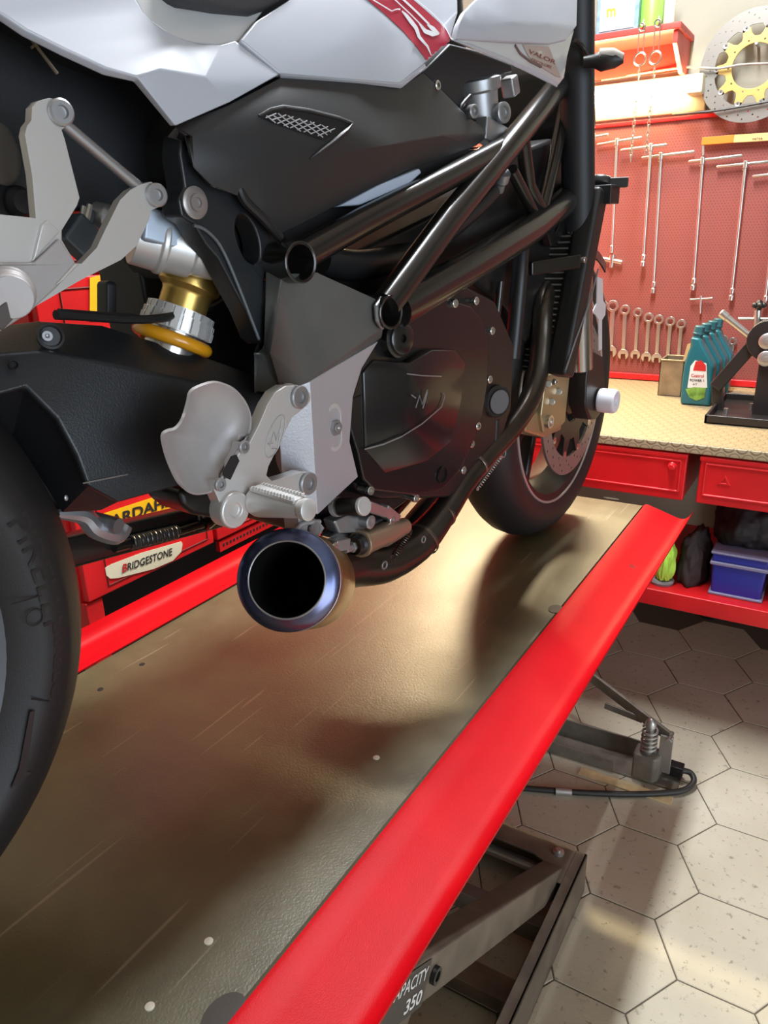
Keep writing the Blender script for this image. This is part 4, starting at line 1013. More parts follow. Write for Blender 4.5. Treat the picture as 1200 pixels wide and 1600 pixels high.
b = B(); b.torus(FW+XP*0.0525, XP, 0.2205, 0.0028, 90, 8); fobj(b, 'rim_stripe', mat('silver_rim_tape', (0.55,0.53,0.52), 0.3, 0.6), fwm)
for i in range(3):
    a = 2*PI*i/3 - 0.25
    for da in (-0.16, 0.16):
        d0 = Vector((0, math.cos(a), math.sin(a))); d1 = Vector((0, math.cos(a+da*2.2), math.sin(a+da*2.2)))
        b = B(); b.bar(FW+d0*0.045, FW+d1*0.198, 0.022, 0.03, up=XP); fobj(b, 'spoke', M_rimk, fwm, bevel=0.006)
b = B(); b.lathe([(-0.07,0),(-0.07,0.035),(-0.02,0.045),(0.02,0.045),(0.07,0.035),(0.07,0)], FW, XP, 30); fobj(b, 'hub', M_rimk, fwm, bevel=0.002)
for sx in (1, -1):
    c = FW + XP*0.070*sx; ax = XP*sx; u, w_, d_ = basis(ax)
    ro, ri = 0.160, 0.122; out = circle(c, ax, ro, 64); inn = circle(c, ax, ri, 48); hs = []
    for ring, rr in enumerate((0.130, 0.141, 0.152)):
        for i in range(18):
            a = 2*PI*(i+ring*0.33)/18; hs.append(circle(c+(u*math.cos(a)+w_*math.sin(a))*rr, ax, 0.003, 6))
    b = B(); b.prism(out, d_*0.005, [inn]+hs); o = fobj(b, 'brake_disc', M_disc, fwm)
    pts = []
    for i in range(10):
        for da, rr in ((-0.5, 0.086), (-0.3, 0.086), (-0.13, 0.122), (0.13, 0.122), (0.3, 0.086)):
            a = 2*PI*(i+da)/10; pts.append(c+(u*math.cos(a)+w_*math.sin(a))*rr)
    b = B(); b.prism(pts, d_*0.0055, [circle(c, ax, 0.05, 30)]); fobj(b, 'disc_carrier', M_rimk, fwm)
    for i in range(10):
        a = 2*PI*i/10; b = B(); b.lathe([(-0.001,0),(-0.001,0.0075),(0.0065,0.0075),(0.0065,0.004),(0.005,0)], c+(u*math.cos(a)+w_*math.sin(a))*0.118, ax, 12); fobj(b, 'disc_bobbin', M_hex, fwm)

# ---------------------------------------------------------------- fork, caliper, mudguard
_f0, _f1 = P(902, 600, .112), P(892, 170, .112); fd = Vector((0, _f1.y-_f0.y, _f1.z-_f0.z)).normalized(); FB = Vector((0, _f0.y, _f0.z)) - fd*(_f0.z-0.30)/fd.z
for sx in (1, -1):
    base = FB + XP*0.112*sx
    b = B(); b.cyl(base + fd*0.075, base + fd*0.33, 0.0235, n=28)
    fk = fobj(b, 'fork_leg', mat('fork_tube_steel', (0.50,0.46,0.45), 0.16, 0.95), bike)
    b = B(); b.cyl(base + fd*0.33, base + fd*0.70, 0.0275, n=28); fobj(b, 'fork_outer', M_dplast, fk)
    b = B(); c = FW + XP*0.107*sx
    b.prism([c+Vector((-0.018*sx, y, z)) for y, z in ((-0.066,0.110),(0.012,0.085),(0.036,0.03),(0.034,-0.028),(0.0,-0.040),(-0.036,-0.034),(-0.070,0.0),(-0.074,0.05))], XP*0.036*sx)
    fobj(b, 'axle_clamp', M_engine, fk, bevel=0.004)
b = B(); b.lathe([(0.128,0),(0.128,0.023),(0.134,0.024),(0.158,0.024),(0.163,0.0215),(0.163,0.008),(0.158,0.006),(0.158,0)], FW, XP, 36); fobj(b, 'axle_slider', M_nylon, bike, bevel=0.001)
# front mudguard: curved shell over the tyre, with its white decal
b = B(); vs = []; fs = []; na = 20
for i in range(na+1):
    a = math.radians(58 + 92*i/na)
    for x, r in ((-0.072,0.280),(-0.068,0.300),(-0.04,0.312),(0.04,0.312),(0.068,0.300),(0.072,0.280)):
        vs.append(FW + Vector((x, r*math.cos(a), r*math.sin(a))))
for i in range(na):
    for j in range(5): fs.append((i*6+j, i*6+j+1, i*6+j+7, i*6+j+6))
b.shell(vs, fs, 0.003, out=(0,0,1)); mg = fobj(b, 'front_mudguard', M_frame, bike)
mz = lambda u, v: PY(u, v, 1.50)
b = B(); q = [(934,432),(942,436),(943,470),(947,476),(946,492),(941,500),(941,545),(936,548),(936,500),(931,492),(926,488),(933,474)]
b.prism([P(u, v, 0.108) for u, v in q], (-0.002,0,0)); b.obj('white_decal', M_decalw, mg)
# caliper
cal = B(); q = [(852,590),(866,585),(888,560),(893,575),(888,620),(884,660),(872,672),(850,676),(846,650),(850,620)]
cal.prism(PL(q, 0.108), (-0.034,0,0)); cl = cal.obj('front_brake_caliper', M_cer, bike, bevel=0.004)
b = B(); b.prism(PL([(820,650),(845,640),(866,640),(880,655),(878,672),(850,684),(822,676)], 0.100), (-0.04,0,0)); b.obj('caliper_half', M_cer, cl, bevel=0.008)
b = B(); c = P(858, 659, 0.112); b.lathe([(-0.01,0.0),(-0.01,0.0125),(0.004,0.0125),(0.004,0.008),(0.001,0.0075),(0.001,0.004),(-0.002,0)], c, XP, 22); b.obj('caliper_bolt', M_hex, cl)
for px_ in ((857,600),(873,612),(862,628)):
    b = B(); b.cyl(P(*px_, 0.104), P(*px_, 0.112), 0.0065, n=16); b.obj('bleed_bolt', M_hex, cl, bevel=0.001)

# ---------------------------------------------------------------- swingarm
b = B()
top0 = [(-90,520,.00),(60,500,.03),(160,507,.04),(330,560,.075),(412,590,.085)]
rid = [(-90,560,.06),(75,548,.075),(170,568,.095),(330,602,.112),(424,616,.12)]
vs = PL(top0) + PL(rid)
low = [(-90,640,.075),(40,604,.085),(90,655,.098),(122,715,.105),(138,760,.108),(185,786,.10),(280,760,.112),(345,740,.118),(405,700,.125)]
n0 = len(vs); vs += PL(low)
fs = [(0,1,6,5),(1,2,7,6),(2,3,8,7),(3,4,9,8),
      (5,6,n0+1,n0),(6,7,n0+2,n0+1),(7,n0+3,n0+2),(7,8,n0+4,n0+3),(8,n0+6,n0+5,n0+4),(8,n0+7,n0+6),(8,9,n0+8,n0+7)]
b.shell(vs, fs, 0.012); sw = b.obj('swingarm', M_arm, bike, bevel=0.003)
# hollow behind the front edge: darker inner wall, curving round the tyre
b = B(); vs = PL([(-90,640,.06),(40,604,.07),(90,655,.083),(122,715,.09),(138,760,.093),(185,784,.09),(158,797,.05),(98,800,.03),(60,740,.02),(20,680,.01),(-90,655,.01)])
b.shell(vs, [(0,1,9,10),(1,2,8,9),(2,3,8),(3,4,7,8),(4,5,6,7)], 0.02); b.obj('inner_wall', M_dplast, sw)
b = B(); b.tube(PL([(130,755,.109),(200,741,.110)]), 0.0007, 6); b.obj('casting_seam', M_alud, sw)
for (u, v, ru, rv, x) in ((80,525,20,17,.066),(22,570,7,9,.078)):
    b = B(); c = P(u, v, x+0.006); r = ru*0.00051
    b.lathe([(-0.004, r*1.1),(0.0, r*1.1),(0.001, r*0.9),(-0.003, r*0.8),(-0.003,0)], c, XP + Vector((0,-0.35,0.25)), 24); hb_ = b.obj('adjuster_recess' if ru > 10 else 'drain_hole', mat('recess_black', (0.03,0.03,0.032), 0.4) if ru > 10 else M_dark, sw)
    if ru > 10: b = B(); b.lathe([(0,0),(0,r*0.42),(0.003,r*0.42),(0.003,r*0.2),(0.001,0)], c+Vector((0.0,-0.0035,0.0)), XP + Vector((0,-0.35,0.25)), 16); b.obj('adjuster_bolt', M_alud, sw)
b = B(); b.lathe([(-0.14,0),(-0.14,0.026),(0.0,0.026),(0.0,0)], P(500,660,.12), XP, 26); b.obj('pivot_tube', M_engine, sw)
b = B(); b.sphere(P(104,778,.085), 0.002, (0.5,1,1.4), 10); b.obj('guard_screw', M_alud, sw)
# left hand beam reaching back to the hub
b = B(); b.prism([Vector((-0.05, y, z)) for y, z in ((0.58,0.46),(0.30,0.47),(0.02,0.40),(-0.05,0.33),(0.0,0.27),(0.25,0.33),(0.58,0.37))], (-0.06,0,0)); b.obj('left_beam', M_arm, sw, bevel=0.008)
b = B(); b.lathe([(-0.12,0),(-0.12,0.06),(-0.07,0.06),(-0.05,0.0)], RW, XP, 30); b.obj('hub_carrier', M_arm, sw)
# chain guide and linkage seen under the arm
b = B(); b.tube(PL([(90,803,-.02),(130,806,-.02),(150,825,-.02),(180,832,-.02),(192,818,-.02)]), [0.005,0.010,0.012,0.014,0.012], 10, smooth=5); b.tube(PL([(150,812,-.03),(186,822,0)]), 0.009, 12)
b.obj('chain_guide', M_alud, sw)

# ---------------------------------------------------------------- inner plastics and airbox, battery box
b = B(); b.prism(PL([(-120,-60),(150,60),(215,118),(290,200),(300,300),(345,395),(345,430),(300,440),(215,330),(120,330),(60,345),(-120,350)], 0.055), (-0.09,0,0)); inn = b.obj('inner_fender', M_dplast, bike, bevel=0.004)
b = B(); b.prism(PL([(-120,-60),(150,62),(212,116),(215,125),(180,120),(120,98),(60,65),(20,40),(-120,10)], 0.075), (-0.03,0,0)); b.obj('tail_inner_edge', M_dplast, inn, bevel=0.004)
b = B(); b.tube(PL([(25,47,.08),(50,62,.08),(90,115,.078)]), 0.0014, 8); b.tube(PL([(50,75,.08),(62,62,.08),(118,82,.08),(180,108,.082)]), 0.0011, 8); b.obj('edge_trim', mat('tan_rubber_trim', (0.20,0.15,0.10), 0.6), inn)
b = B(); b.lathe([(0,0),(0,0.012),(-0.002,0.013),(0.006,0.009),(0.008,0)], P(33,316,.062), XP, 20); b.obj('grommet', M_dplast, inn)
b = B(); b.sphere(P(2,240,.058), 0.02, (0.15,0.8,1.2), 16); b.obj('access_cover', mat('brown_grey_plastic', (0.09,0.08,0.07), 0.5), inn)
b = B(); b.prism(PL([(215,400),(345,395),(420,440),(430,600),(330,570),(240,540)], -0.02), (-0.08,0,0)); b.prism(PL([(168,438),(184,440),(184,500),(168,500)], -0.01), (-0.02,0,0)); b.obj('battery_box', M_dplast, bike, bevel=0.004)
b = B(); b.bar(P(112,392,.06), P(140,352,.06), 0.030, 0.020, up=XP); b.bar(P(138,355,.06), P(141,326,.06), 0.008, 0.008, up=XP); cn = b.obj('wiring_connector', mat('slate_connector', (0.06,0.075,0.09), 0.35), bike, bevel=0.003)
b = B(); b.cyl(P(135,345,.064), P(141,320,.064), 0.003, n=10); b.cyl(P(128,340,.064), P(131,322,.064), 0.0022, n=10); b.obj('terminal_pin', M_hex, cn)
b = B(); b.lathe([(0,0),(0,0.012),(0.012,0.012),(0.016,0.009),(0.03,0.009),(0.03,0)], P(150,335,.05), XP+Vector((0,0.5,-0.3)), 18); b.obj('link_bolt', M_alud, cn, bevel=0.001)
b = B(); b.tube(PL([(88,492,.09),(130,494,.085),(200,499,.08),(260,496,.075),(330,478,.06),(360,455,.05)]), 0.0042, 10, smooth=5); b.tube(PL([(92,486,.08),(150,490,.075),(210,494,.07)]), 0.0022, 8, smooth=4); b.obj('brake_hose', M_hose, bike)

# ---------------------------------------------------------------- shock absorber
s0, s1 = P(312, 395, 0.06), P(255, 580, 0.045); ad = (s1-s0).normalized(); L = (s1-s0).length
sa = lambda t: s0 + ad*(L*t)
px = 0.00066
b = B(); b.lathe([(L*0.16,0.0),(L*0.16,0.029),(L*0.20,0.031),(L*0.29,0.031),(L*0.33,0.0255),(L*0.36,0.0245),(L*0.52,0.0245),(L*0.52,0.0)], s0, ad, 40); sk = b.obj('shock_absorber', M_gold, bike, bevel=0.0008)
b = B()
for k, (t0, r) in enumerate(((0.475,0.034),(0.53,0.036),(0.58,0.037))):
    n = 22; tt = L*t0
    for i in range(n):
        a = 2*PI*i/n; u_, w_, d_ = basis(ad); c = s0+ad*(tt+0.005)+(u_*math.cos(a)+w_*math.sin(a))*(r-0.003)
        M_ = Matrix((u_*math.cos(a)+w_*math.sin(a), (w_*math.cos(a)-u_*math.sin(a)), ad)).transposed().to_4x4(); M_.translation = c
        b.box((-0.004,-0.0034,-0.004),(0.003,0.0034,0.004), M_)
    b.lathe([(tt,0),(tt,r-0.003),(tt+0.010,r-0.003),(tt+0.010,0)], s0, ad, 36)
b.obj('preload_ring', M_alu, sk)
b = B(); pts = []; u_, w_, d_ = basis(ad)
for i in range(0, 58):
    a = 2*PI*i/28; t = L*0.70 + 0.004 + max(0, i-22)*0.0018
    pts.append(s0 + ad*t + (u_*math.cos(a+2.3)+w_*math.sin(a+2.3))*0.0345)
b.tube(pts, 0.0068, 12); b.obj('coil_spring', M_spring, sk)
b = B(); b.lathe([(L*0.62,0),(L*0.62,0.0265),(L*1.3,0.0265),(L*1.3,0)], s0, ad, 36); b.obj('damper_body', mat('polished_damper', (0.62,0.61,0.60), 0.22, 0.85), sk)
# silver remote body above it
r0, r1 = P(205, 352, .07), P(335, 388, .10); rd = (r1-r0).normalized(); RL = (r1-r0).length
b = B(); b.lathe([(0,0),(0,0.026),(RL*0.28,0.027),(RL*0.30,0.029),(RL*0.36,0.029),(RL*0.38,0.026),(RL*0.68,0.026),(RL*0.72,0.0225),(RL,0.0225),(RL,0)], r0+Vector((0,0,-0.008)), rd, 36); rb = b.obj('shock_mount', M_alu, sk, bevel=0.001)
b = B(); b.bar(P(215,350,.085), P(305,376,.098), 0.03, 0.030, up=XP); b.obj('mount_block', mat('blue_grey_casting', (0.36,0.41,0.48), 0.35, 0.5), sk, bevel=0.004)

# ---------------------------------------------------------------- frame
def tube_px(pts, r, name, m=M_frame, parent=None, n=20, smooth=0): return B().tube(PL(pts), r, n, smooth=smooth).obj(name, m, parent)
fr = B().tube(PL([(602,478,.160),(700,345,.152),(815,205,.130),(905,95,.085)]), [0.0178]*4, 26).obj('trellis_frame', M_frame, bike)
tube_px([(468,402,.155),(560,350,.150),(700,278,.140),(800,225,.130)], 0.0150, 'upper_tube', parent=fr)
tube_px([(618,484,.150),(720,425,.140),(830,358,.125),(912,292,.095)], 0.0225, 'lower_tube', parent=fr)
tube_px([(815,205,.130),(826,290,.120),(846,330,.118)], 0.011, 'cross_tube', parent=fr)
tube_px([(846,330,.118),(866,250,.105),(886,150,.09)], 0.011, 'cross_tube', parent=fr)
tube_px([(800,265,.122),(835,335,.118)], 0.009, 'cross_tube', parent=fr)
tube_px([(886,150,.09),(900,220,.088),(910,290,.088)], 0.010, 'cross_tube', parent=fr)
b = B(); b.prism(PL([(858,325),(900,295),(914,282),(912,305),(870,385),(862,385),(850,345)], 0.105), (-0.014,0,0), [PL([(866,335),(888,320),(868,365)], 0.105)]); b.obj('gusset', M_frame, fr, bevel=0.002)
# open ended tube bosses
def boss(u, v, x0, x1, ru, name, parent, m=M_frame):
    c = P(u, v, x1); r = ru; L_ = x1-x0
    return B().lathe([(-L_, 0), (-L_, r), (0, r), (0.0006, r*0.94), (0, r*0.84), (-L_*0.7, r*0.80), (-L_*0.7, 0)], c, XP+Vector((0,-0.12,0.0)), 32).obj(name, m, parent)
boss(471, 410, .105, .176, 0.0195, 'tube_boss', fr); boss(612, 488, .120, .173, 0.0188, 'tube_boss', fr)
b = B(); b.tube([P(596,466,.163), P(588,478,.166), P(590,500,.166), P(598,512,.164)], 0.0028, 8); b.obj('weld_bead', M_alud, fr)

# black subframe bracket with washer bolt and oval hole
out = [(285,205),(300,255),(330,288),(392,310),(412,345),(440,372),(424,400),(414,440),(414,540),(404,532),(386,488),(368,455),(342,405),(322,382),(303,350),(284,338),(279,312),(289,292),(281,240)]
hole = ellipse_px(388, 374, 16, 40, rot=-0.28, n=24)
b = B(); b.prism(PL(out, 0.138), (-0.026,0,0), [PL(hole, 0.138)]); sb = b.obj('subframe_bracket', mat('satin_black_casting', (0.016,0.018,0.021), 0.34), bike, bevel=0.004)
c = P(304, 317, 0.139); b = B(); b.lathe([(0,0),(0,0.0135),(0.002,0.0135),(0.003,0.012),(0.003,0.0075),(0.005,0.007),(0.005,0.0045),(0.003,0.004),(0.003,0)], c, XP, 30); b.obj('washer_bolt', mat('bronze_grey_washer', (0.34,0.31,0.30), 0.35, 0.6), sb)
b = B(); b.prism(PL(ellipse_px(388,374,19,43,rot=-0.28,n=24), 0.105), (-0.01,0,0)); b.obj('hole_back', M_dark, sb)
b = B(); b.tube(PL([(303,352,.139),(322,360,.140),(345,385,.140),(370,440,.140),(405,530,.140)]), 0.0016, 8, smooth=4); b.obj('bracket_edge', mat('bracket_edge_grey', (0.10,0.11,0.12), 0.35), sb)  # lighter grey bead along the bracket's rim
b = B(); b.tube(PL([(372,285,.150),(382,312,.150),(410,340,.150),(438,372,.150)]), 0.0045, 10, smooth=4); b.obj('cable_sheath', M_hose, sb)

# side plate: dark titanium upper part, silver lower part
b = B(); A = dict(a=(415,424,.142), b=(441,428,.158), c=(497,426,.163), d=(588,467,.160), e=(600,510,.157), f=(597,528,.148), g=(492,596,.150), h=(480,598,.162), i=(423,553,.160), j=(413,540,.146), k=(441,615,.150))
ks = list(A); ix = {k: i for i, k in enumerate(ks)}
b.shell(PL([A[k] for k in ks]), [tuple(ix[q] for q in f) for f in ('abij','bcdehi','efgh','ihk','jik')], 0.03)
pt = b.obj('pivot_plate', M_plate, bike, bevel=0.0015)
b = B(); A = dict(a=(441,613,.150), b=(485,596,.161), c=(497,804,.155), d=(462,792,.140), e=(440,735,.136), f=(434,640,.14), g=(491,592,.160), h=(592,533,.150), i=(566,575,.150), j=(552,620,.149), k=(547,690,.149), l=(560,745,.150))
ks = list(A); ix = {k: i for i, k in enumerate(ks)}
b.shell(PL([A[k] for k in ks]), [tuple(ix[q] for q in f) for f in ('abcdef','bghijklc')], 0.03)
b.obj('lower_section', M_silver, pt, bevel=0.0025)
c = P(523, 668, .1545)
ov = []
for i in range(28):
    a = 2*PI*i/28; y = 0.0105*math.cos(a); z = 0.0115*math.sin(a) + (0.012 if math.sin(a) >= 0 else -0.012); ov.append(Vector((0, y, z)))
b = B(); b.prism([c+v*1.15+Vector((-0.002,0,0)) for v in ov], (0.003,0,0), [[c+v*0.95+Vector((-0.002,0,0)) for v in ov]]); b.obj('slot_rim', M_alu, pt, bevel=0.0008)
b = B(); b.prism([c+v*0.97 for v in ov], (-0.003,0,0)); b.obj('slot_floor', M_silver, pt)
b = B(); b.prism(circle(c, XP, 0.0095, 6), (0.004,0,0), [circle(c, XP, 0.005, 16)]); b.lathe([(0,0),(0,0.005),(0.006,0.005),(0.006,0.0025),(0.003,0)], c, XP, 16); b.obj('pivot_nut', M_alud, pt, bevel=0.0006)

# ---------------------------------------------------------------- rider footrest
k_ = 0.35
Z = lambda x, y: (240+k_*x, 580+k_*y)
out = [Z(*q) for q in ((545,95),(590,66),(650,64),(684,95),(688,150),(655,180),(622,205),(590,270),(562,330),(515,425),(506,465),(530,490),(600,470),(660,450),(705,455),(727,500),(705,545),(650,556),(560,562),(490,545),(425,575),(418,640),(372,668),(328,642),(298,592),(273,532),(292,492),(330,480),(360,410),(392,350),(398,318),(430,322),(470,245),(510,150))]
hole = [Z(*q) for q in ((318,470),(345,485),(385,400),(372,372),(350,380),(312,450))]
b = B(); b.prism([P(u, v, 0.186) for u, v in out], (-0.014,0,0)); fb_ = b.obj('footrest_bracket', M_alu, bike, bevel=0.003)
b = B(); b.prism(PL(hole, 0.188), (-0.0012,0,0)); b.obj('bracket_slot', M_dark, fb_)
for q, r in (((652,115),0.0115), ((690,500),0.0120)):
    u, v = Z(*q); c = P(u, v, 0.187); b = B(); b.lathe([(0,r),(0.002,r),(0.003,r*0.9),(0.003,r*0.55),(0.0005,r*0.5),(0.0005,0)], c, XP, 26); b.obj('mounting_bolt', M_alud, fb_)
    b = B(); b.cyl(c-XP*0.015, P(u, v, 0.150), 0.012, n=22); b.obj('spacer', M_alu, fb_)
for q in ((402,338),(296,505)):
    u, v = Z(*q); c = P(u, v, 0.187); b = B(); b.lathe([(0,0.0062),(0.002,0.0062),(0.003,0.005),(0.003,0.003),(0.001,0.0025),(0.001,0)], c, XP, 18); b.obj('guard_bolt', M_alud, fb_)
u, v = Z(545,290); b = B(); lp = PL(ellipse_px(u, v, 11, 35, rot=0.33, n=40), 0.1864); b.tube(lp+[lp[0]], 0.0006, 6, cap=False)
# monogram lines inside the oval
for q in (((520,335),(540,270),(548,310),(572,245)), ((530,345),(556,345),(575,215)), ((510,325),(532,322))):
    b.tube([P(*Z(*w_), 0.1865) for w_ in q], 0.0006, 6)
b.obj('engraved_emblem', M_alug, fb_)
u, v = Z(365,620); c = P(u, v, 0.190); b = B(); b.lathe([(-0.016,0),(-0.016,0.0175),(0.0,0.0175),(0.002,0.016),(0.002,0.007),(-0.001,0.006),(-0.001,0)], c, XP, 26); b.obj('peg_pivot', M_alu, fb_, bevel=0.001)
pg0, pg1 = P(398, 783, 0.190), P(484, 797, 0.262)
pd = (pg1-pg0); b = B(); b.tube([pg0, pg0+pd*0.1, pg0+pd*0.85, pg0+pd*0.90, pg0+pd*0.905, pg1-pd*0.01, pg1], [0.0125,0.0145,0.0088,0.0080,0.0100,0.0100,0.0080], 20); pg = b.obj('foot_peg', M_alu, fb_)
upv = Vector((0,0,1)); sdv = pd.cross(upv).normalized()
b = B()
for i in range(14):
    c = pg0 + pd*(0.10+0.055*i); 
    for s_ in (-1, 1):
        q = c + sdv*0.0066*s_ + upv*(0.0150-0.0068*(0.10+0.055*i)); b.prism([q+sdv*0.0022, q+pd.normalized()*0.0018, q-sdv*0.0022, q-pd.normalized()*0.0018], (0,0,0.003))
b.bar(pg0+pd*0.06+upv*0.0145, pg0+pd*0.84+upv*0.0078, 0.017, 0.003)
b.obj('peg_teeth', M_alu, fb_)
# heel guard, dished sheet
hg = [(300,612),(316,603),(335,598),(352,602),(366,609),(380,624),(389,642),(391,660),(386,684),(372,708),(358,731),(346,752),(335,764),(322,769),(305,770),(290,762),(278,748),(266,722),(259,700),(256,681),(262,675),(275,671),(285,660),(291,645),(296,627)]
hg = smooth_px(hg, 3); cu, cv = 323, 690; b = B(); vs = []; fs = []; N = len(hg)
for f_, dx_ in ((1.0, 0.0), (0.93, -0.0035), (0.75, -0.010), (0.45, -0.0155), (0.15, -0.0165)):
    for u, v in hg: vs.append(P(cu+(u-cu)*f_, cv+(v-cv)*f_, 0.182 + dx_ + (0.006 if u < 290 and f_ > 0.9 else 0)))
ci = len(vs); vs.append(P(cu, cv, 0.182-0.0165))
for r_ in range(4):
    for i in range(N): fs.append((r_*N+i, r_*N+(i+1)%N, (r_+1)*N+(i+1)%N, (r_+1)*N+i))
for i in range(N): fs.append((4*N+i, 4*N+(i+1)%N, ci))
b.shell(vs, fs, 0.0025); b.obj('heel_guard', M_alug, bike, sharp=70)
b = B(); b.prism(PL([(282,765),(335,768),(352,790),(345,812),(305,805),(285,790)], 0.10), (-0.06,0,0)); b.obj('linkage_cover', M_engine, bike, bevel=0.006)

# ---------------------------------------------------------------- pillion footrest hanger
out = [(-40,330),(0,335),(31,338),(57,341),(51,273),(40,211),(43,197),(50,188),(51,168),(60,158),(78,153),(95,157),(107,172),(109,188),(104,197),(97,203),(102,218),(125,309),(121,321),(97,360),(97,375),(119,412),(128,412),(152,387),(164,361),(188,313),(204,297),(221,288),(237,284),(249,292),(254,309),(248,324),(238,328),(232,347),(214,384),(190,406),(128,437),(47,484),(0,518),(-40,545)]
XH = 0.14
b = B(); b.prism(PL(out, XH), (-0.009,0,0)); ph = b.obj('pillion_hanger', M_alu, bike, bevel=0.0022, seg=3)
b = B(); b.prism(PL([(-40,410),(55,410),(95,372),(122,414),(92,448),(46,490),(0,520),(-40,545)], XH+0.0045), (-0.006,0,0)); b.obj('hanger_web', M_alug, ph, bevel=0.002)
b = B(); b.prism(PL([(88,446),(96,441),(126,412),(119,411)], XH+0.007), (-0.007,0,0)); b.prism(PL([(52,409),(95,362),(76,344),(66,352)], XH+0.003), (-0.004,0,0)); b.obj('hanger_rib', M_alu, ph, bevel=0.001)
for u, v in ((94,176),(243,305)):
    c = P(u, v, XH+0.001); b = B(); r = 0.0092; b.lathe([(0,0),(0,r),(0.004,r),(0.005,r*0.85),(0.005,r*0.5),(0.002,r*0.45),(0.002,0)], c, XP+Vector((0,-0.1,0)), 26); b.obj('hanger_bolt', M_alud, ph)
b = B(); b.cyl(P(101,194,XH-0.005), P(222,296,XH-0.005), 0.0046, n=18); b.obj('strut', M_alud, ph)
c = P(14, 455, XH+0.002); pv_ = (P(-30, 500, XH+0.03)-c)
b = B(); b.lathe([(0,0),(0,0.018),(0.004,0.0185),(0.006,0.017),(0.010,0.017),(0.012,0.0150),(0.024,0.0150),(0.024,0)], c, XP+Vector((0,-0.45,-0.15)), 30); b.obj('peg_pivot', M_alug, ph, bevel=0.001)
b = B(); b.bar(P(-12,505,XH+0.012), P(22,470,XH+0.016), 0.012, 0.014, up=XP); b.obj('folded_peg_block', mat('brown_black_rubber', (0.07,0.055,0.05), 0.6), ph, bevel=0.001)
# ---------------------------------------------------------------- body panels
def panel(names, verts, faces, thick, name, m, parent, bevel=0.002, sharp=40):
    ks = list(verts); ix = {k: i for i, k in enumerate(ks)}
    b = B(); b.shell(PL([verts[k] for k in ks]), [tuple(ix[q] for q in f.split()) for f in faces], thick)
    o = b.obj(name, m, parent, bevel=bevel, sharp=sharp, keep=True); t_ = b.bvh(); b.bm.free()
    return o, t_
def on_bvh(tree, u, v, off=0.0008):
    d = _ray(BAX, u, v).normalized(); h = tree.ray_cast(BEYE, d)
    if h[0] is None: return None
    n = h[1] if h[1].dot(d) < 0 else -h[1]
    return h[0] + n*off
# tail fairing
V = dict(a=(-160,-120,.118), b=(100,-120,.105), c=(208,-10,.112), d=(225,18,.118), e=(246,40,.124), f=(278,57,.130), g=(312,67,.134), h=(346,69,.137), i=(369,62,.139), j=(438,116,.152), k=(360,160,.152), l=(275,197,.150), m=(215,121,.146), n=(165,106,.142), o=(100,76,.136), p=(40,46,.130), q=(0,20,.126), r=(-160,-60,.118), s=(250,108,.150), t=(320,120,.153))
tf, tf_b = panel(None, V, ['a b c q r','c d p q','d e o p','e f n o','f s m n','f g h t s','h i j t','j k t','k l s t','l m s'], 0.008, 'tail_fairing', M_pearl, bike, bevel=0.0018)
# pale panel under the seat and the seat itself
V = dict(a=(170,-80,.095), b=(300,-90,.095), c=(470,-60,.105), d=(400,32,.128), e=(376,64,.134), f=(346,72,.130), g=(278,62,.124), h=(225,25,.112), i=(320,25,.118))
panel(None, V, ['a b i h','b c d i','d e f i','f g h i'], 0.006, 'seat_side_panel', M_pearl2, bike)
b = B(); b.prism(PL([(270,-50),(283,0),(320,8),(350,15),(400,23),(425,14),(447,0),(490,-50)], 0.135), (-0.27,0,0)); b.obj('seat', M_seat, bike, bevel=0.012, seg=3)
# fuel tank
V = dict(a=(376,63,.142), b=(400,33,.138), c=(450,1,.132), d=(520,-60,.118), e=(600,-70,.114), f=(660,-50,.112), g=(715,-40,.112), h=(716,20,.128), i=(704,64,.140), j=(665,98,.146), k=(626,130,.150), l=(560,125,.152), m=(438,115,.153), n=(520,62,.149), o=(600,50,.1475), p=(575,0,.134), q=(640,0,.130), r=(650,66,.142))
tk, tk_b = panel(None, V, ['a b n m','b c p n','c d e p','e f q p','f g h q','h i r q','q r o p','p o n','n o l m','o k l','o r j k','r i j'], 0.010, 'fuel_tank', M_pearl, bike, bevel=0.0018, sharp=60)
b = B(); b.shell(PL([(438,116,.152),(560,126,.151),(626,131,.149),(665,100,.145),(668,106,.140),(627,139,.144),(560,131,.146),(438,123,.147)]), [(0,1,6,7),(1,2,5,6),(2,3,4,5)], 0.006); b.obj('tank_lip', M_pearl, tk, bevel=0.001)
def strip(tree, left, right, name, m, parent, n=14, off=0.0009, cols=4):
    def at(pl, t):
        Ls = [0]
        for p_, q_ in zip(pl, pl[1:]): Ls.append(Ls[-1]+math.hypot(q_[0]-p_[0], q_[1]-p_[1]))
        d = t*Ls[-1]
        for i in range(len(pl)-1):
            if d <= Ls[i+1]+1e-9:
                k = (d-Ls[i])/(Ls[i+1]-Ls[i]); return (pl[i][0]+(pl[i+1][0]-pl[i][0])*k, pl[i][1]+(pl[i+1][1]-pl[i][1])*k)
    b = B(); rows = []
    for i in range(n+1):
        l, r = at(left, i/n), at(right, i/n); row = []
        for j in range(cols+1):
            q = on_bvh(tree, l[0]+(r[0]-l[0])*j/cols, l[1]+(r[1]-l[1])*j/cols, off)
            row.append(b.bm.verts.new(q) if q else None)
        rows.append(row)
    for A, C in zip(rows, rows[1:]):
        for j in range(cols):
            f = [A[j], A[j+1], C[j+1], C[j]]
            if all(f): b.face(f)
    return b.obj(name, m, parent, fixn=False)
k6 = 1/6
E6 = lambda *pts: [(560+x*k6, y*k6) for x, y in pts]
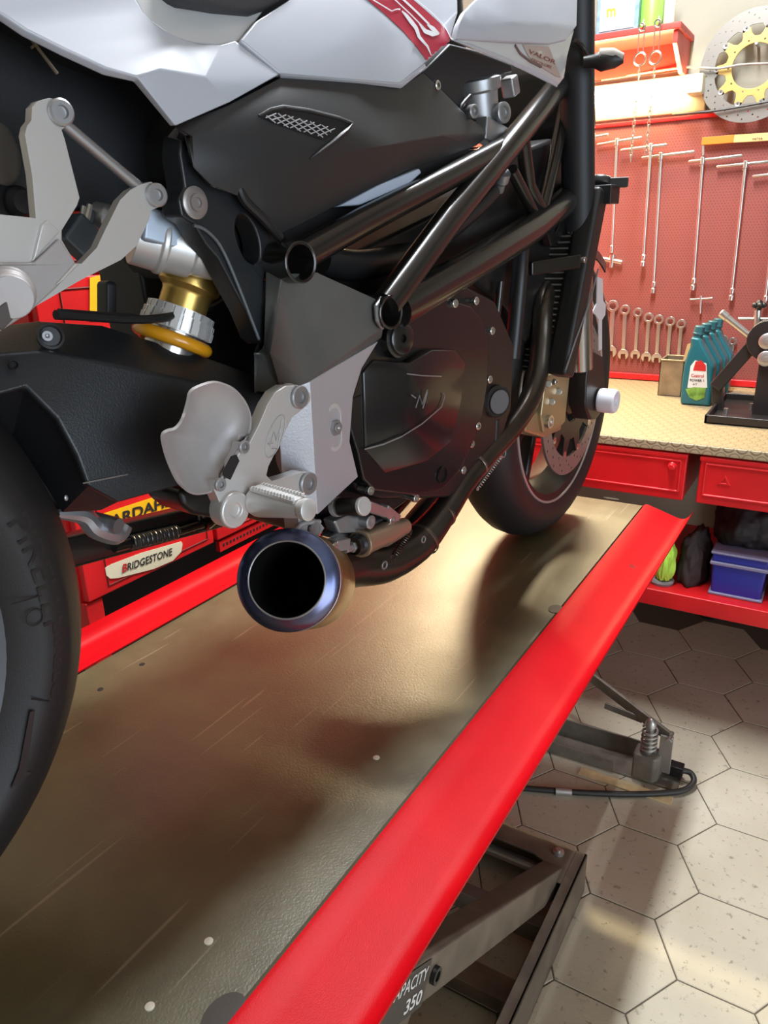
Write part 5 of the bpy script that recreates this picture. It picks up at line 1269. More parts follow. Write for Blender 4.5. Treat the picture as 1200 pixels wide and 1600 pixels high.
strip(tk_b, E6((-80,-180),(80,0),(250,140),(420,300),(540,440),(630,560),(640,600)), E6((330,-160),(510,0),(640,110),(760,220),(840,310),(866,370),(660,590)), 'red_band', M_decalred, tk, n=30, cols=10)
def stroke(tree, pts, w, name, m, parent, off=0.0016):
    l, r = [], []
    for i, p_ in enumerate(pts):
        a = pts[max(i-1,0)]; c = pts[min(i+1,len(pts)-1)]; d = Vector((c[0]-a[0], c[1]-a[1])).normalized(); ww = w[i] if isinstance(w, (list,tuple)) else w
        l.append((p_[0]-d.y*ww/2, p_[1]+d.x*ww/2)); r.append((p_[0]+d.y*ww/2, p_[1]-d.x*ww/2))
    return strip(tree, l, r, name, m, parent, n=max(10, 4*len(pts)), off=off, cols=2)
stroke(tk_b, E6((-60,-190),(120,0),(305,112),(350,92),(385,95)), [2,2,2,2,3], 'letter_outline', M_decalw, tk)
stroke(tk_b, E6((180,-150),(330,0),(480,140),(620,280)), 1.8, 'letter_outline', M_decalw, tk)
stroke(tk_b, E6((260,-140),(410,0),(540,120),(655,235)), 3.2, 'letter_outline', M_decalw, tk)
stroke(tk_b, E6((400,110),(440,150),(490,215),(530,265),(545,300),(560,350),(640,440),(675,525)), [2,5,6.5,6,5.5,5,3.5,1], 'letter_leg', M_decalw, tk)
stroke(tk_b, E6((560,225),(620,300),(690,325),(745,322)), [1.5,7,8,3.5], 'letter_bowl', M_decalw, tk)
stroke(tk_b, E6((640,235),(690,275),(748,325)), [3,7,3], 'letter_bowl', M_decalw, tk)
stroke(tk_b, E6((360,-150),(530,0),(680,125),(800,245),(862,368)), 1.6, 'pin_stripe', M_decalw, tk)

# black side cover below the tank
V = dict(a=(277,198,.147), b=(360,162,.149), c=(438,121,.149), d=(560,128,.146), e=(625,136,.142), f=(662,113,.134), g=(690,140,.132), h=(735,185,.124), i=(769,208,.116), j=(745,228,.120), k=(700,245,.130), l=(640,265,.138), m=(520,325,.146), n=(470,352,.147), o=(440,366,.146), p=(405,345,.147), q=(385,312,.149), r=(330,290,.151), s=(302,262,.150), t=(287,206,.147),
         u=(400,255,.168), v=(520,240,.170), w=(620,225,.162), x=(692,212,.142), y=(300,215,.153), z=(545,190,.166), A=(440,165,.163))
sc_, sc_b = panel(None, V, ['a b y','a y t','t y s','b A u y','b c A','c d z A','A z v u','d e w z','z w v','e f g w','g h x w','h i x','i j x','j k x','k l w x','l m v w','m n u v','n o u','o p u','p q u','q r u','r s y u'], 0.010, 'side_cover', M_cover, bike, bevel=0.0015, sharp=28)
# mesh grille let into the cover
gp = [(405,183),(420,176),(440,171),(480,177),(528,188),(545,193),(539,205),(505,219),(470,208),(430,194)]
def dense(poly, n=5):
    out = []
    for (a, c), (d, e) in zip(poly, poly[1:]+poly[:1]):
        for i in range(n): out.append((a+(d-a)*i/n, c+(e-c)*i/n))
    return out
q = [on_bvh(sc_b, u, v, 0.0006) for u, v in dense(gp)]
b = B(); b.prism(q, (0.0006,0,0)); b.obj('vent_recess', mat('vent_black', (0.006,0.006,0.007), 0.5), sc_)
def inside(poly, x, y):
    r = False; j = len(poly)-1
    for i in range(len(poly)):
        if (poly[i][1] > y) != (poly[j][1] > y) and x < (poly[j][0]-poly[i][0])*(y-poly[i][1])/(poly[j][1]-poly[i][1])+poly[i][0]: r = not r
        j = i
    return r
b = B(); mp = [(408,184),(436,178),(480,190),(522,202),(505,216),(470,207),(430,194)]
for dx_, dy_ in ((1.0, 0.78), (1.0, -0.42)):
    ln = math.hypot(dx_, dy_); nx, ny = -dy_/ln, dx_/ln
    for k in range(-16, 17):
        cu_, cv_ = 465+nx*k*7.0, 195+ny*k*7.0; run = []
        for s_ in range(-90, 91):
            u, v = cu_+dx_/ln*s_, cv_+dy_/ln*s_
            h = on_bvh(sc_b, u, v, 0.0022) if inside(mp, u, v) else None
            if h: run.append(h)
        if len(run) > 4: b.tube(run[::4]+[run[-1]], 0.0006, 5)
b.obj('mesh_grille', mat('grey_wire_mesh', (0.40,0.41,0.44), 0.35, 0.4), sc_)
b = B(); pts = [on_bvh(sc_b, u, v, 0.001) for u, v in ((404,182),(422,173),(442,168),(482,174),(530,186),(548,193),(541,204),(520,222),(500,237),(484,248))]
b.tube(pts, [0.001,0.002,0.002,0.002,0.002,0.0028,0.003,0.0024,0.0018,0.0006], 8); b.obj('vent_lip', M_cover, sc_)
# airbox and pale blue strip behind the frame tube
b = B(); b.prism(PL([(300,290),(385,318),(450,385),(500,392),(640,320),(770,262),(740,240),(720,160),(640,85),(450,85),(340,140),(292,205)], 0.118), (-0.236,0,0)); b.obj('airbox', M_dplast, bike, bevel=0.01)
b = B(); b.prism(PL([(240,10),(300,-30),(450,-60),(716,-40),(716,50),(660,90),(440,100),(340,100)], 0.098), (-0.196,0,0)); b.obj('dark_gap_block', M_dplast, tk, bevel=0.01)  # dark block added behind the panels so their gaps stay dark
b = B(); b.prism(PL([(528,323),(590,290),(656,263),(660,270),(640,288),(563,321)], 0.142), (-0.01,0,0)); b.obj('pale_blue_strip', mat('pale_blue_plastic', (0.42,0.48,0.58), 0.35), bike, bevel=0.002)  # pale blue strip below the side cover
b = B(); b.prism(PL([(660,112),(704,68),(745,78),(800,100),(802,112),(735,125),(722,135),(728,150),(748,190),(735,185),(690,142)], 0.118), (-0.10,0,0)); ao = b.obj('tank_mount_cover', M_dplast, bike, bevel=0.006)
c = P(686, 133, .135); b = B(); hex_socket(b, c, XP, 0.0055); b.obj('cover_screw', M_hex, ao)

# front shroud with lower wing and small lettering
V = dict(a=(711,62,.152), b=(716,40,.152), c=(725,18,.150), d=(742,0,.146), e=(800,-60,.13), f=(905,-50,.140), g=(902,40,.148), h=(884,64,.150), i=(860,70,.152), j=(780,66,.154), k=(745,40,.156), l=(800,30,.158), m=(860,32,.156))
sh_, sh_b = panel(None, V, ['a b k j','b c k','c d l k','d e m l','e f g m','g h i m','i j l m','j k l'], 0.008, 'front_shroud', M_pearl, bike, bevel=0.0025)
V = dict(a=(706,59,.150), b=(780,61,.148), c=(812,64,.147), d=(860,66,.149), e=(886,59,.147), f=(898,46,.146), g=(887,88,.144), h=(882,122,.142), i=(873,133,.142), j=(862,127,.142), k=(800,97,.147), l=(740,74,.150), m=(830,95,.149), n=(877,120,.146))
wg, wg_b = panel(None, V, ['a b k l','b c m k','c d n m','m n i j','m j k','d e g n','g h i n','e f g'], 0.007, 'lower_wing', M_pearl2, sh_, bevel=0.0015, sharp=30)
rec = [(816,70),(857,73),(866,96),(876,121),(868,119),(833,97),(825,88)]
b = B(); q = [on_bvh(wg_b, u, v, 0.0006) for u, v in dense(rec, 4)]; q = [x for x in q if x]
b.prism(q, (0.0005,0,0)); b.obj('taupe_inlay', mat('taupe_decal', (0.42,0.33,0.29), 0.4), sh_)
b = B(); pts = [on_bvh(wg_b, u, v, 0.0012) for u, v in ((804,71),(812,84),(826,95),(845,104))]; b.tube([p_ for p_ in pts if p_], 0.0016, 6); b.obj('dark_piping', mat('brown_line', (0.16,0.10,0.09), 0.5), sh_)
M_mic = mat('maroon_lettering', (0.22,0.06,0.05), 0.5)
def bvh_text(s, tree, o, r, u_, name, parent, off=0.0016, m=M_mic):
    return text_map(s, lambda a, c: on_bvh(tree, o[0]+(r[0]-o[0])*a+(u_[0]-o[0])*c, o[1]+(r[1]-o[1])*a+(u_[1]-o[1])*c, off) or P(o[0], o[1], .13), name, m, parent, bold=0.01)
bvh_text('VALOR', wg_b, (824,83), (866,101), (826,77), 'wing_lettering', sh_)
bvh_text('TRICOLORE', wg_b, (828,95), (860,108), (829,90.5), 'wing_lettering', sh_)
b = B(); b.shell(PL([(706,63,.151),(740,72,.152),(800,94,.150),(862,124,.146),(873,131,.145),(871,137,.143),(860,131,.144),(800,102,.147),(740,78,.148)]), [(0,1,8),(1,2,7,8),(2,3,6,7),(3,4,5,6)], 0.005); b.obj('wing_lip', M_pearl, sh_, bevel=0.0012)

# ---------------------------------------------------------------- headstock, headlamp shell, indicator
b = B(); b.prism(PL([(886,110),(900,45),(908,8),(926,24),(931,120),(934,200),(922,216),(920,262),(908,300),(890,210)], 0.088), (-0.176,0,0)); hl = b.obj('headlamp_shell', M_frame, bike, bevel=0.008)
b = B(); b.tube(PL([(901,62,.089),(905,110,.089),(908,150,.089),(913,215,.089)]), 0.0012, 6); b.obj('shell_edge_glint', M_alud, hl)  # bright bead standing in for the highlight along the shell's edge
c = P(914, 118, .089); b = B(); hex_socket(b, c, XP, 0.0055); b.obj('shell_screw', M_hex, hl)
b = B(); b.lathe([(-0.05,0.03),(0.05,0.03),(0.05,0.02),(-0.05,0.02)], Vector((0, 1.13, 0.70)), fd, 26, closed=True); b.obj('headstock', M_frame, hl)
i0, i1 = P(912, 97, .150), P(975, 92, .205)
b = B(); b.tube([i0, i0.lerp(i1,0.25), i0.lerp(i1,0.45), i0.lerp(i1,0.8), i1], [0.008,0.009,0.015,0.012,0.006], 16); ind = b.obj('indicator', M_black, bike)
b = B(); b.tube([i0.lerp(i1,0.42)+Vector((0,-0.004,0.006)), i0.lerp(i1,0.75)+Vector((0,-0.004,0.006)), i1+Vector((0,-0.003,0.002))], [0.010,0.009,0.005], 14); b.obj('indicator_lens', mat('smoked_lens', (0.42,0.38,0.34), 0.2), ind)
b = B(); b.tube(PL([(900,62,.14),(912,76,.145),(922,95,.155)]), 0.004, 10, smooth=4); b.obj('indicator_stalk', M_black, ind)
b = B(); b.lathe([(0,0),(0,0.010),(0.012,0.010),(0.016,0.007),(0.026,0.007),(0.026,0)], P(910,48,.09), Vector((0.4,0.2,0.9)), 18); b.obj('lever_pivot', mat('brown_alloy', (0.24,0.2,0.17), 0.4, 0.5), bike)

# ---------------------------------------------------------------- throttle bodies
c = P(765, 168, .105)
b = B(); b.lathe([(-0.035,0),(-0.035,0.026),(-0.022,0.029),(0.020,0.031),(0.022,0.036),(0.036,0.037),(0.038,0.033),(0.050,0.033),(0.050,0)], c+Vector((-0.02,0,0)), Vector((0,-0.25,1)), 32); th = b.obj('throttle_body', M_alud, bike, bevel=0.001)
for (u, v, r, x) in ((740,174,0.0085,.130), (787,176,0.0135,.126)):
    c2 = P(u, v, x); b = B(); b.lathe([(-0.05,0),(-0.05,r*0.95),(-0.006,r*0.95),(-0.004,r),(0.002,r),(0.003,r*0.85),(0.003,r*0.6),(0,r*0.5),(0,0)], c2, XP+Vector((0,-0.2,0)), 24); b.obj('port_plug', M_alud, th)
b = B(); b.bar(P(750,200,.11), P(797,226,.11), 0.03, 0.022, up=XP); b.bar(P(795,120,.11), P(800,150,.11), 0.02, 0.02, up=XP); b.obj('linkage_block', M_alud, th, bevel=0.003)
b = B(); b.tube(PL([(708,195,.12),(722,200,.122),(735,215,.12)]), 0.0032, 8, smooth=4); b.tube(PL([(735,150,.12),(722,165,.12),(718,180,.12)]), 0.003, 8, smooth=4); b.obj('vacuum_hose', M_hose, th)

# ---------------------------------------------------------------- engine
b = B(); b.prism(PL([(500,420),(690,330),(800,240),(868,215),(900,300),(872,480),(846,560),(790,480),(740,440),(560,470)], 0.082), (-0.164,0,0)); b.obj('cylinder_block', M_engine, bike, bevel=0.008)
b = B(); b.prism(PL([(520,540),(600,470),(720,440),(775,470),(805,540),(800,640),(775,720),(700,778),(600,782),(560,770),(540,700)], 0.118), (-0.24,0,0)); en = b.obj('engine_block', M_engine, bike, bevel=0.006)
out = [(561,582),(567,562),(587,535),(613,508),(631,487),(663,474),(702,467),(737,478),(757,502),(764,535),(762,600),(754,650),(740,692),(720,735),(693,764),(647,775),(587,768),(569,750),(559,705),(547,665),(550,622)]
b = B(); b.prism(PL(out, 0.140), (-0.03,0,0)); cc_ = b.obj('clutch_cover', M_clutch, bike, bevel=0.006, seg=3)
V = dict(a=(566,582,.142), b=(634,584,.162), c=(628,682,.162), d=(570,704,.142), e=(641,566,.160), f=(676,546,.158), g=(712,546,.154), h=(729,566,.148), i=(722,625,.150), j=(707,690,.148), k=(667,722,.144), l=(602,742,.140), m=(672,640,.164), n=(585,560,.142))
panel(None, V, ['a b c d','b e f m','b m c','f g m','g h i m','i j m','j k m','k c m','k l d c','a n e b'], 0.02, 'cover_dome', M_clutch, cc_, bevel=0.003, sharp=18)
b = B(); b.tube(PL([(570,702,.1435),(600,694,.154),(628,682,.1635)]), 0.0010, 8); b.tube(PL([(636,584,.163),(660,587,.163),(690,588,.160)]), 0.0008, 6); b.tube(PL([(628,682,.1635),(660,662,.166),(690,636,.163),(695,620,.161),(693,614,.161)]), 0.0008, 8); b.obj('dome_ridge', mat('dark_grey_edge', (0.20,0.19,0.19), 0.35), cc_)  # lighter grey beads along the dome's ridges
b = B()
for q in (((650,637),(656,618),(660,632),(668,609)), ((661,638),(668,612)), ((643,617),(650,622))): b.tube([P(u, v, .1668) for u, v in q], 0.0008, 6)
b.obj('cast_monogram', mat('dark_grey_edge', (0.2,0.19,0.19), 0.35), cc_)
# oil filler cap
c = P(630, 529, .158); b = B(); b.lathe([(-0.03,0),(-0.03,0.0235),(-0.004,0.0235),(-0.002,0.021),(-0.002,0.0185),(0.0,0.0185),(0.001,0.017),(0.001,0.005),(-0.004,0.0045),(-0.004,0)], c, XP+Vector((0,-0.15,0.05)), 36); b.obj('filler_cap', M_frame, cc_)
c = P(691, 742, .141); b = B(); b.lathe([(0,0.0125),(0.002,0.012),(0.002,0.0105),(-0.004,0.010),(-0.004,0)], c, XP, 28); b.obj('timing_plug', M_frame, cc_)
c = P(781, 628, .130); b = B(); b.lathe([(-0.03,0),(-0.03,0.026),(-0.004,0.026),(-0.002,0.024),(-0.002,0.020),(0,0.0195),(0,0)], c, XP+Vector((0,-0.35,0)), 34); wp = b.obj('water_pump_cover', M_engine, bike)
b = B(); b.lathe([(0.0006,0.0),(0.0006,0.0185),(0.0,0.0190)], c, XP+Vector((0,-0.35,0)), 34); b.obj('pump_face', mat('dark_grey_disc', (0.12,0.118,0.125), 0.4), wp)
b = B(); b.tube(PL([(772,655,.11),(770,690,.11),(767,720,.11)]), 0.010, 14); b.obj('water_hose', M_hose, wp)
for (u, v, x) in ((639,486,.146),(713,474,.146),(746,470,.135),(771,517,.135),(767,593,.140),(749,666,.142),(739,694,.138),(726,735,.138),(652,779,.138),(581,767,.140)):
    b = B(); hex_socket(b, P(u, v, x), XP+Vector((0,-0.1,0.05)), 0.0058); b.cyl(P(u,v,x)-XP*0.02, P(u,v,x)-XP*0.003, 0.0040, n=12); b.obj('cover_bolt', M_hex, cc_)
b = B(); b.tube(PL([(639,480,.142),(665,472,.142),(700,468,.142)]), 0.0012, 6, smooth=4); b.obj('gasket_edge', M_alud, cc_)
b = B(); b.prism(PL([(440,690),(600,760),(648,778),(600,812),(530,836),(455,830)], 0.088), (-0.18,0,0)); b.obj('sump', M_engine, en, bevel=0.008)
# pipes, hoses and rails on the front of the engine
tube_px([(782,440,.10),(776,500,.10),(768,560,.10)], 0.006, 'coolant_pipe', M_frame, en)
tube_px([(815,380,.10),(812,430,.105),(806,500,.105),(800,560,.105)], 0.013, 'coolant_hose', M_hose, en, smooth=4)
tube_px([(690,372,.11),(740,330,.11),(770,300,.11)], 0.012, 'breather_hose', M_hose, en, smooth=4)
b = B(); b.lathe([(0,0),(0,0.008),(0.012,0.008),(0.016,0.011),(0.03,0.011),(0.03,0)], P(779,298,.10), Vector((0.5,-0.4,0.8)), 18); b.obj('sensor', M_alud, en)
tube_px([(500,405,.09),(560,415,.09),(640,400,.08)], 0.018, 'intake_hose', M_hose, en, smooth=4)
b = B(); b.bar(P(828,420,.11), P(905,408,.15), 0.022, 0.010, up=XP); b.obj('radiator_bracket', M_frame, bike, bevel=0.003)

# ---------------------------------------------------------------- radiator
r0, r1 = P(942, 300, .152), P(888, 585, .152); rdz = (r1-r0).normalized(); rn = XP.cross(rdz).normalized()
Rm = Matrix((XP, rn, rdz)).transposed().to_4x4(); Rm.translation = Vector((0, r0.y, r0.z)); RLn = (r1-r0).length
b = B(); b.box((-0.125, -0.012, 0.0), (0.118, 0.012, RLn), Rm); rad = b.obj('radiator', mat('radiator_black', (0.016,0.015,0.014), 0.45), bike)
b = B(); n = 30
for i in range(n):
    z = RLn*(i+0.5)/n; b.box((-0.123, -0.016, z-0.0012), (0.116, 0.016, z+0.0012), Rm)
b.obj('cooling_fins', mat('radiator_fin', (0.30,0.28,0.26), 0.35, 0.5), rad)
for x0, x1, nm in ((0.118, 0.156, 'side_tank'), (-0.163, -0.125, 'side_tank')):
    b = B(); b.box((x0, -0.020, -0.004), (x1, 0.020, RLn+0.004), Rm); b.obj(nm, mat('radiator_black', (0.016,0.015,0.014), 0.45), rad, bevel=0.007, seg=3)
b = B(); c = P(938, 292, .138); b.lathe([(-0.02,0),(-0.02,0.014),(0,0.014),(0.002,0.020),(0.012,0.020),(0.016,0.016),(0.016,0)], c, -rdz, 24); b.bar(c-rdz*0.006, c-rdz*0.006+Vector((0.040,0.02,0)), 0.026, 0.016); b.bar(c+rdz*0.014-XP*0.02, c+rdz*0.014+XP*0.03, 0.04, 0.03); b.obj('radiator_cap', M_black, rad, bevel=0.002)
for u, v in ((915,406),(870,597)):
    b = B(); hex_socket(b, P(u, v, .158), XP, 0.0050); b.obj('mount_screw', M_hex, rad)
b = B(); b.tube(PL([(935,420,.157),(922,470,.157),(900,530,.157),(884,578,.157)]), 0.0016, 6); b.obj('tank_edge', mat('dark_grey_edge', (0.2,0.19,0.19), 0.35), rad)  # lighter grey bead along the tank's edge
b = B(); b.tube(PL([(893,330,.03),(872,400,.03),(852,470,.03)]), 0.014, 14); b.obj('top_hose', M_hose, rad)

# ---------------------------------------------------------------- exhaust
T0, T1 = P(450, 906, .165), P(487, 909, .085)
ed = (T1-T0).normalized(); EL = (T1-T0).length; dep = (T0-BEYE).dot(BAX[0]); ER = 81*dep/FOCAL
b = B(); b.lathe([(0.004, ER*0.97),(0.010, ER),(EL*0.55, ER*1.04),(EL*0.85, ER*1.06),(EL, ER*0.98),(EL*1.02, ER*0.6),(EL*1.02,0)], T0, ed, 64)
b.lathe([(EL*0.95, ER*0.70),(0.004, ER*0.735)], T0, ed, 64); mu = b.obj('muffler', M_ti2, bike, sharp=50)
b = B(); b.lathe([(0.012, ER*1.005),(0.001, ER*1.005),(-0.0008, ER*0.985),(-0.004, ER*0.86),(-0.0062, ER*0.765)], T0, ed, 72); b.obj('tinted_end_ring', M_ti, mu, sharp=60)
b = B(); b.torus(T0-ed*0.0062, ed, ER*0.745, ER*0.020, 72, 10); b.obj('inner_rim', M_alud, mu)
b = B(); b.torus(T0+ed*0.011, ed, ER*1.0, ER*0.016, 72, 8); b.obj('weld_ring', M_alud, mu)
b = B(); b.lathe([(-0.006, ER*0.735),(EL*0.6, ER*0.71),(EL*0.93, ER*0.69),(EL*0.93, 0)], T0, ed, 64); b.obj('inner_sleeve', M_pipek, mu)
hp = [T1-ed*0.005, P(545,885,.075), P(600,878,.085), P(650,850,.095), P(690,805,.105), P(722,757,.108), P(760,712,.110), P(800,668,.110), P(826,628,.108), P(840,585,.105), P(846,530,.100), P(850,470,.092), P(866,430,.07)]
b = B(); b.tube(hp, [0.030,0.031,0.0305,0.028,0.0215,0.0195,0.0185,0.0185,0.0185,0.0185,0.018,0.018,0.018], 28, smooth=6); ex = b.obj('exhaust_header', M_pipe, bike, sharp=60)
for (u, v, u2, v2, x, r) in ((692,803,690,806,.105,.0225), (745,727,742,730,.109,.0203), (660,842,656,846,.097,.0285)):
    c = P(u, v, x); d_ = (P(u,v,x)-P(u2,v2,x)); b = B(); b.lathe([(-0.003,r*0.96),(-0.002,r),(0.002,r),(0.003,r*0.96)], c, P(u+30,v-35,x)-c, 30); b.obj('weld_collar', mat('bright_weld', (0.22,0.18,0.15), 0.3, 0.9), ex)
for x in (0.03, -0.03):
    b = B(); b.tube([P(640,862,.06)+Vector((x-0.06,0,0)), P(720,775,.07)+Vector((x-0.07,0,-0.0)), P(800,690,.07)+Vector((x-0.07,0,0)), P(838,600,.07)+Vector((x-0.07,0,0)), P(846,500,.07)+Vector((x-0.07,0,0))], 0.018, 20, smooth=5); b.obj('header_pipe', M_pipe, ex)
def spring_px(a, c, r, wire, turns, name, parent, m, hooks=True):
    a, c = Vector(a), Vector(c); d = c-a; u_, w_, dn = basis(d); b = B()
    pts = [a + d*(i/(turns*12)) + (u_*math.cos(2*PI*i/12)+w_*math.sin(2*PI*i/12))*r for i in range(turns*12+1)]
    b.tube(pts, wire, 6)
    if hooks: b.torus(a-dn*r*1.2, u_, r*1.2, wire, 16, 6); b.torus(c+dn*r*1.2, u_, r*1.2, wire, 16, 6)
    return b.obj(name, m, parent)
spring_px(P(782,716,.125), P(748,762,.125), 0.0022, 0.0009, 14, 'exhaust_spring', ex, M_zinc)
spring_px(P(637,836,.130), P(617,868,.128), 0.0042, 0.0013, 10, 'exhaust_spring', ex, M_pipe)
b = B(); b.torus(P(601,883,.120), XP, 0.0052, 0.0014, 18, 8); b.torus(P(662,843,.128), XP, 0.0045, 0.0012, 18, 8); b.obj('spring_hook', M_alud, ex)
b = B(); b.tube(PL([(785,700,.125),(790,706,.125),(788,714,.125),(783,712,.125)]), 0.0011, 6, smooth=4); b.obj('spring_end', M_alud, ex)

# ---------------------------------------------------------------- rear brake pedal and master cylinder
g0, g1 = P(528, 792, .135), P(566, 791, .175)
b = B(); b.tube([g0, g0.lerp(g1,0.12), g0.lerp(g1,0.14), g0.lerp(g1,0.9), g1], [0.0105,0.0115,0.0105,0.0105,0.0105], 22); bp_ = b.obj('brake_pedal', M_engine, bike)
b = B(); b.lathe([(0,0),(0,0.0112),(0.004,0.0112),(0.005,0.010),(0.005,0)], g1, g1-g0, 22); b.obj('pedal_tip_cap', M_alu, bp_); b = B(); b.lathe([(-0.004,0.0118),(0.003,0.0118),(0.003,0.0105),(-0.004,0.0105)], g0, g1-g0, 22, closed=True); b.obj('pedal_collar', M_alu, bp_)
b = B(); b.bar(P(572,790,.15), P(600,800,.13), 0.014, 0.012, up=XP); b.bar(P(598,796,.13), P(618,812,.12), 0.016, 0.014, up=XP); b.obj('pedal_arm', M_alud, bp_, bevel=0.002)
c = P(615, 812, .133); b = B(); hex_socket(b, c, XP, 0.0065); b.obj('pedal_screw', M_hex, bp_)
m0, m1 = P(562, 850, .135), P(632, 822, .120)
b = B(); b.lathe([(0,0),(0,0.0175),(0.006,0.0180),(0.009,0.016),((m1-m0).length*0.45,0.0155),((m1-m0).length*0.5,0.017),((m1-m0).length*0.7,0.015),((m1-m0).length,0.012),((m1-m0).length,0)], m0, m1-m0, 28); mc = b.obj('rear_master_cylinder', mat('champagne_alloy', (0.40,0.31,0.22), 0.38, 0.7), bike, bevel=0.001)
b = B(); k0 = m0-(m1-m0).normalized()*0.014; b.lathe([(0,0.011),(0.004,0.0125),(0.008,0.0115),(0.012,0.014),(0.016,0.0135),(0.016,0)], k0, m1-m0, 22); b.obj('rubber_boot', M_hose, mc)
b = B(); k1 = k0-(m1-m0).normalized()*0.02; b.cyl(k1, k0, 0.0048, n=14); b.prism(circle(k0-(m1-m0).normalized()*0.006, m1-m0, 0.0075, 6), (m1-m0).normalized()*0.005); b.bar(P(519,852,.14), P(540,848,.14), 0.014, 0.016, up=XP); b.obj('clevis', M_alud, mc, bevel=0.001)
c = P(522, 853, .149); b = B(); b.lathe([(0,0),(0,0.005),(0.002,0.005),(0.003,0.003),(0.003,0)], c, XP, 16); b.obj('clevis_pin', M_hex, mc)
b = B(); b.prism(PL([(515,840),(528,832),(555,836),(575,820),(612,806),(628,818),(600,838),(560,850)], .118), (-0.02,0,0)); b.prism(PL([(522,815),(545,805),(578,810),(570,832),(530,834)], .128), (-0.02,0,0)); b.obj('cylinder_bracket', M_alud, mc, bevel=0.003)
c = P(580, 816, .142); b = B(); b.lathe([(-0.02,0),(-0.02,0.009),(0,0.009),(0.001,0.007),(0.001,0.004),(-0.001,0)], c, XP, 20); b.obj('banjo_bolt', M_alud, mc)
b = B(); b.tube(PL([(500,815,.12),(470,820,.12),(455,850,.11)]), 0.0035, 8, smooth=4); b.prism(PL([(465,800),(498,812),(508,825),(496,842),(470,838)], .118), (-0.025,0,0)); b.obj('lower_mount', M_alug, mc, bevel=0.003)
b = B(); c = P(491, 826, .121); b.lathe([(0,0.009),(0.003,0.009),(0.003,0.005),(0.001,0)], c, XP, 18); b.obj('mount_bolt', M_alud, mc)

# ---------------------------------------------------------------- side stand, folded up on the far side
b = B(); b.bar(P(60,872,-.13), P(345,800,-.13), 0.026, 0.042, up=(0,0,1)); b.bar(P(300,815,-.125), P(352,800,-.12), 0.03, 0.03); ss = b.obj('side_stand', M_frame, bike, bevel=0.006)
spring_px(P(203,848,-.11), P(276,831,-.11), 0.0085, 0.0016, 20, 'stand_spring', ss, mat('black_oxide_spring', (0.12,0.115,0.11), 0.35, 0.6), hooks=False)
b = B(); b.cyl(P(178,854,-.11), P(204,848,-.11), 0.008, 0.0075, n=16); b.cyl(P(276,831,-.11), P(318,818,-.11), 0.006, n=14); b.tube(PL([(318,818,-.11),(340,800,-.11),(348,785,-.11)]), 0.012, 14, smooth=4); objs(b, 'spring_anchor', M_frame, ss)
# ================================================================ lamps of the workshop, added side fill and camera
def fixture(name, label, c, length, along_y, power, col, width=0.16):
    t = thing(name, label, 'lamp', c)
    sx, sy = (width, length) if along_y else (length, width)
    B().box((c[0]-sx/2, c[1]-sy/2, c[2]), (c[0]+sx/2, c[1]+sy/2, c[2]+0.05)).obj('housing', M_lampw, t, bevel=0.004)
    tb = B()
    for k in (-0.04, 0.04):
        if along_y: tb.cyl((c[0]+k, c[1]-sy/2+0.03, c[2]-0.02), (c[0]+k, c[1]+sy/2-0.03, c[2]-0.02), 0.013, n=14)
        else: tb.cyl((c[0]-sx/2+0.03, c[1]+k, c[2]-0.02), (c[0]+sx/2-0.03, c[1]+k, c[2]-0.02), 0.013, n=14)
    tb.obj('tube', mat('cool_tube_glow', (1,1,1), 0.4, emit=(0.85,0.93,1.0), estr=12), t)
    ld = bpy.data.lights.new('tube_light', 'AREA'); ld.shape = 'RECTANGLE'; ld.size = sx*0.9; ld.size_y = sy*0.9; ld.energy = power; ld.color = col
    lo = bpy.data.objects.new('tube_light', ld); COL.objects.link(lo); lo.location = (c[0], c[1], c[2]-0.045); 
    return lo
fixture('ceiling_lamp', 'ceiling fluorescent fixture over the lift', (-0.50, 1.6, DECK+2.05), 1.3, True, 110, (0.90, 0.95, 1.0))
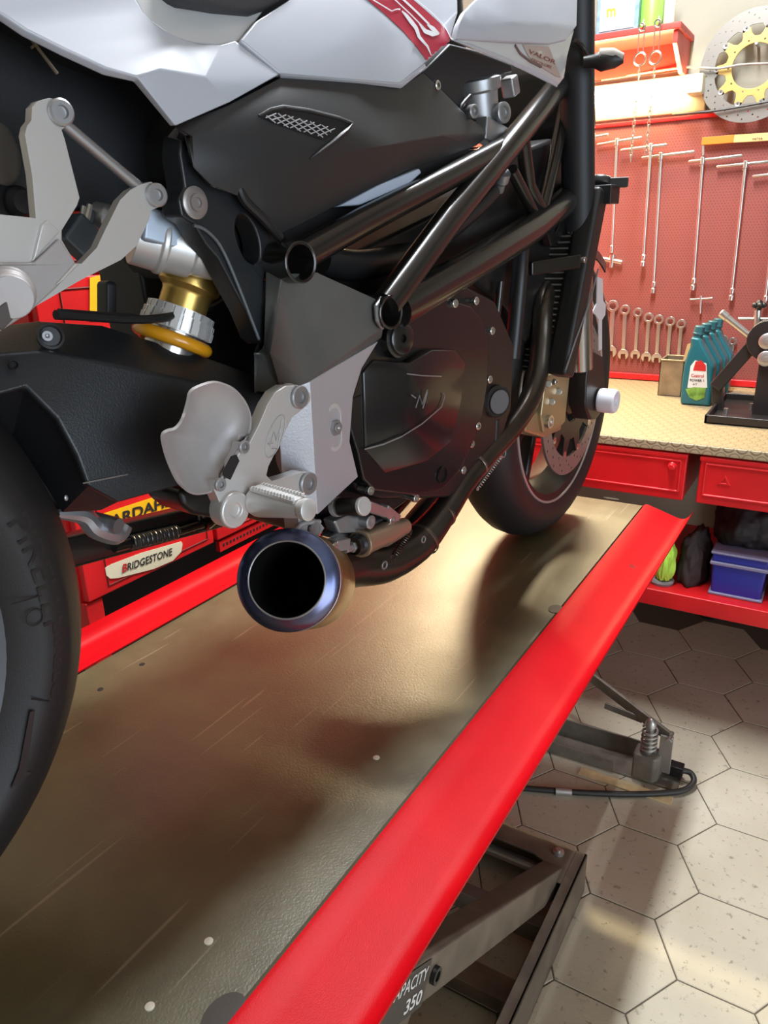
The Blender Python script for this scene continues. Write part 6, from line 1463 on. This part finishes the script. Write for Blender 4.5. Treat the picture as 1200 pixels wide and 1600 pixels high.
# added glowing panel, out of view in the right wall, fills the bike's side
d1 = B().box((WXR-0.02, -2.4, 0.0), (WXR-0.001, 0.5, 2.3)).obj('added_fill_panel', mat('cool_fill_glow', (0.8,0.85,0.9), 0.3, emit=(0.72,0.85,1.0), estr=2.2)); structure(d1)
fbm = B()
for y in (-2.42, -1.45, -0.48, 0.48): fbm.box((WXR-0.06, y-0.03, 0.0), (WXR-0.021, y+0.03, 2.33))
for z in (0.03, 0.8, 1.55, 2.30): fbm.box((WXR-0.058, -2.4, z-0.03), (WXR-0.022, 0.5, z+0.03))
fbm.obj('fill_panel_frame', M_black, d1)
ld = bpy.data.lights.new('side_fill_light', 'AREA'); ld.shape = 'RECTANGLE'; ld.size = 1.9; ld.size_y = 2.7; ld.energy = 95; ld.color = (0.74, 0.86, 1.0)  # added area light, cool fill from the right
lo = bpy.data.objects.new('side_fill_light', ld); COL.objects.link(lo); lo.location = (WXR-0.08, -0.95, 1.2); lo.rotation_euler = (0, math.radians(90), 0)
ld = bpy.data.lights.new('wall_tube_light', 'AREA'); ld.shape = 'RECTANGLE'; ld.size = 0.05; ld.size_y = LX1-LX0-0.12; ld.energy = 64; ld.color = (1.0, 0.83, 0.50)
lo = bpy.data.objects.new('wall_tube_light', ld); COL.objects.link(lo); lo.location = ((LX0+LX1)/2, WY-0.095, lz+0.005)
lo.rotation_euler = Matrix(((0,1,0),(0,0,1),(1,0,0))).to_euler() if False else (math.radians(-70), 0, 0)
lo.rotation_mode = 'QUATERNION'
zdir = Vector((0, 0.93, 0.36)).normalized(); ydir = Vector((1,0,0)); xdir = ydir.cross(zdir)
lo.rotation_quaternion = Matrix((xdir, ydir, zdir)).transposed().to_quaternion()
w = bpy.data.worlds.new('World'); bpy.context.scene.world = w; w.use_nodes = True
w.node_tree.nodes['Background'].inputs['Color'].default_value = (0.8, 0.9, 1.0, 1); w.node_tree.nodes['Background'].inputs['Strength'].default_value = 0.3
cam = bpy.data.cameras.new('Camera'); co = bpy.data.objects.new('Camera', cam); COL.objects.link(co)
cam.sensor_fit = 'VERTICAL'; cam.sensor_height = 36.0; cam.lens = FOCAL/1600*36.0; cam.clip_start = 0.02
co.location = REYE
fw, rt, up = RAX
co.rotation_mode = 'QUATERNION'; co.rotation_quaternion = Matrix((rt, up, -fw)).transposed().to_quaternion()
sc = bpy.context.scene; sc.camera = co
sc.view_settings.view_transform = 'Standard'; sc.view_settings.look = 'None'; sc.view_settings.gamma = 1.0; sc.view_settings.use_curve_mapping = False
sc.view_settings.exposure = -0.35
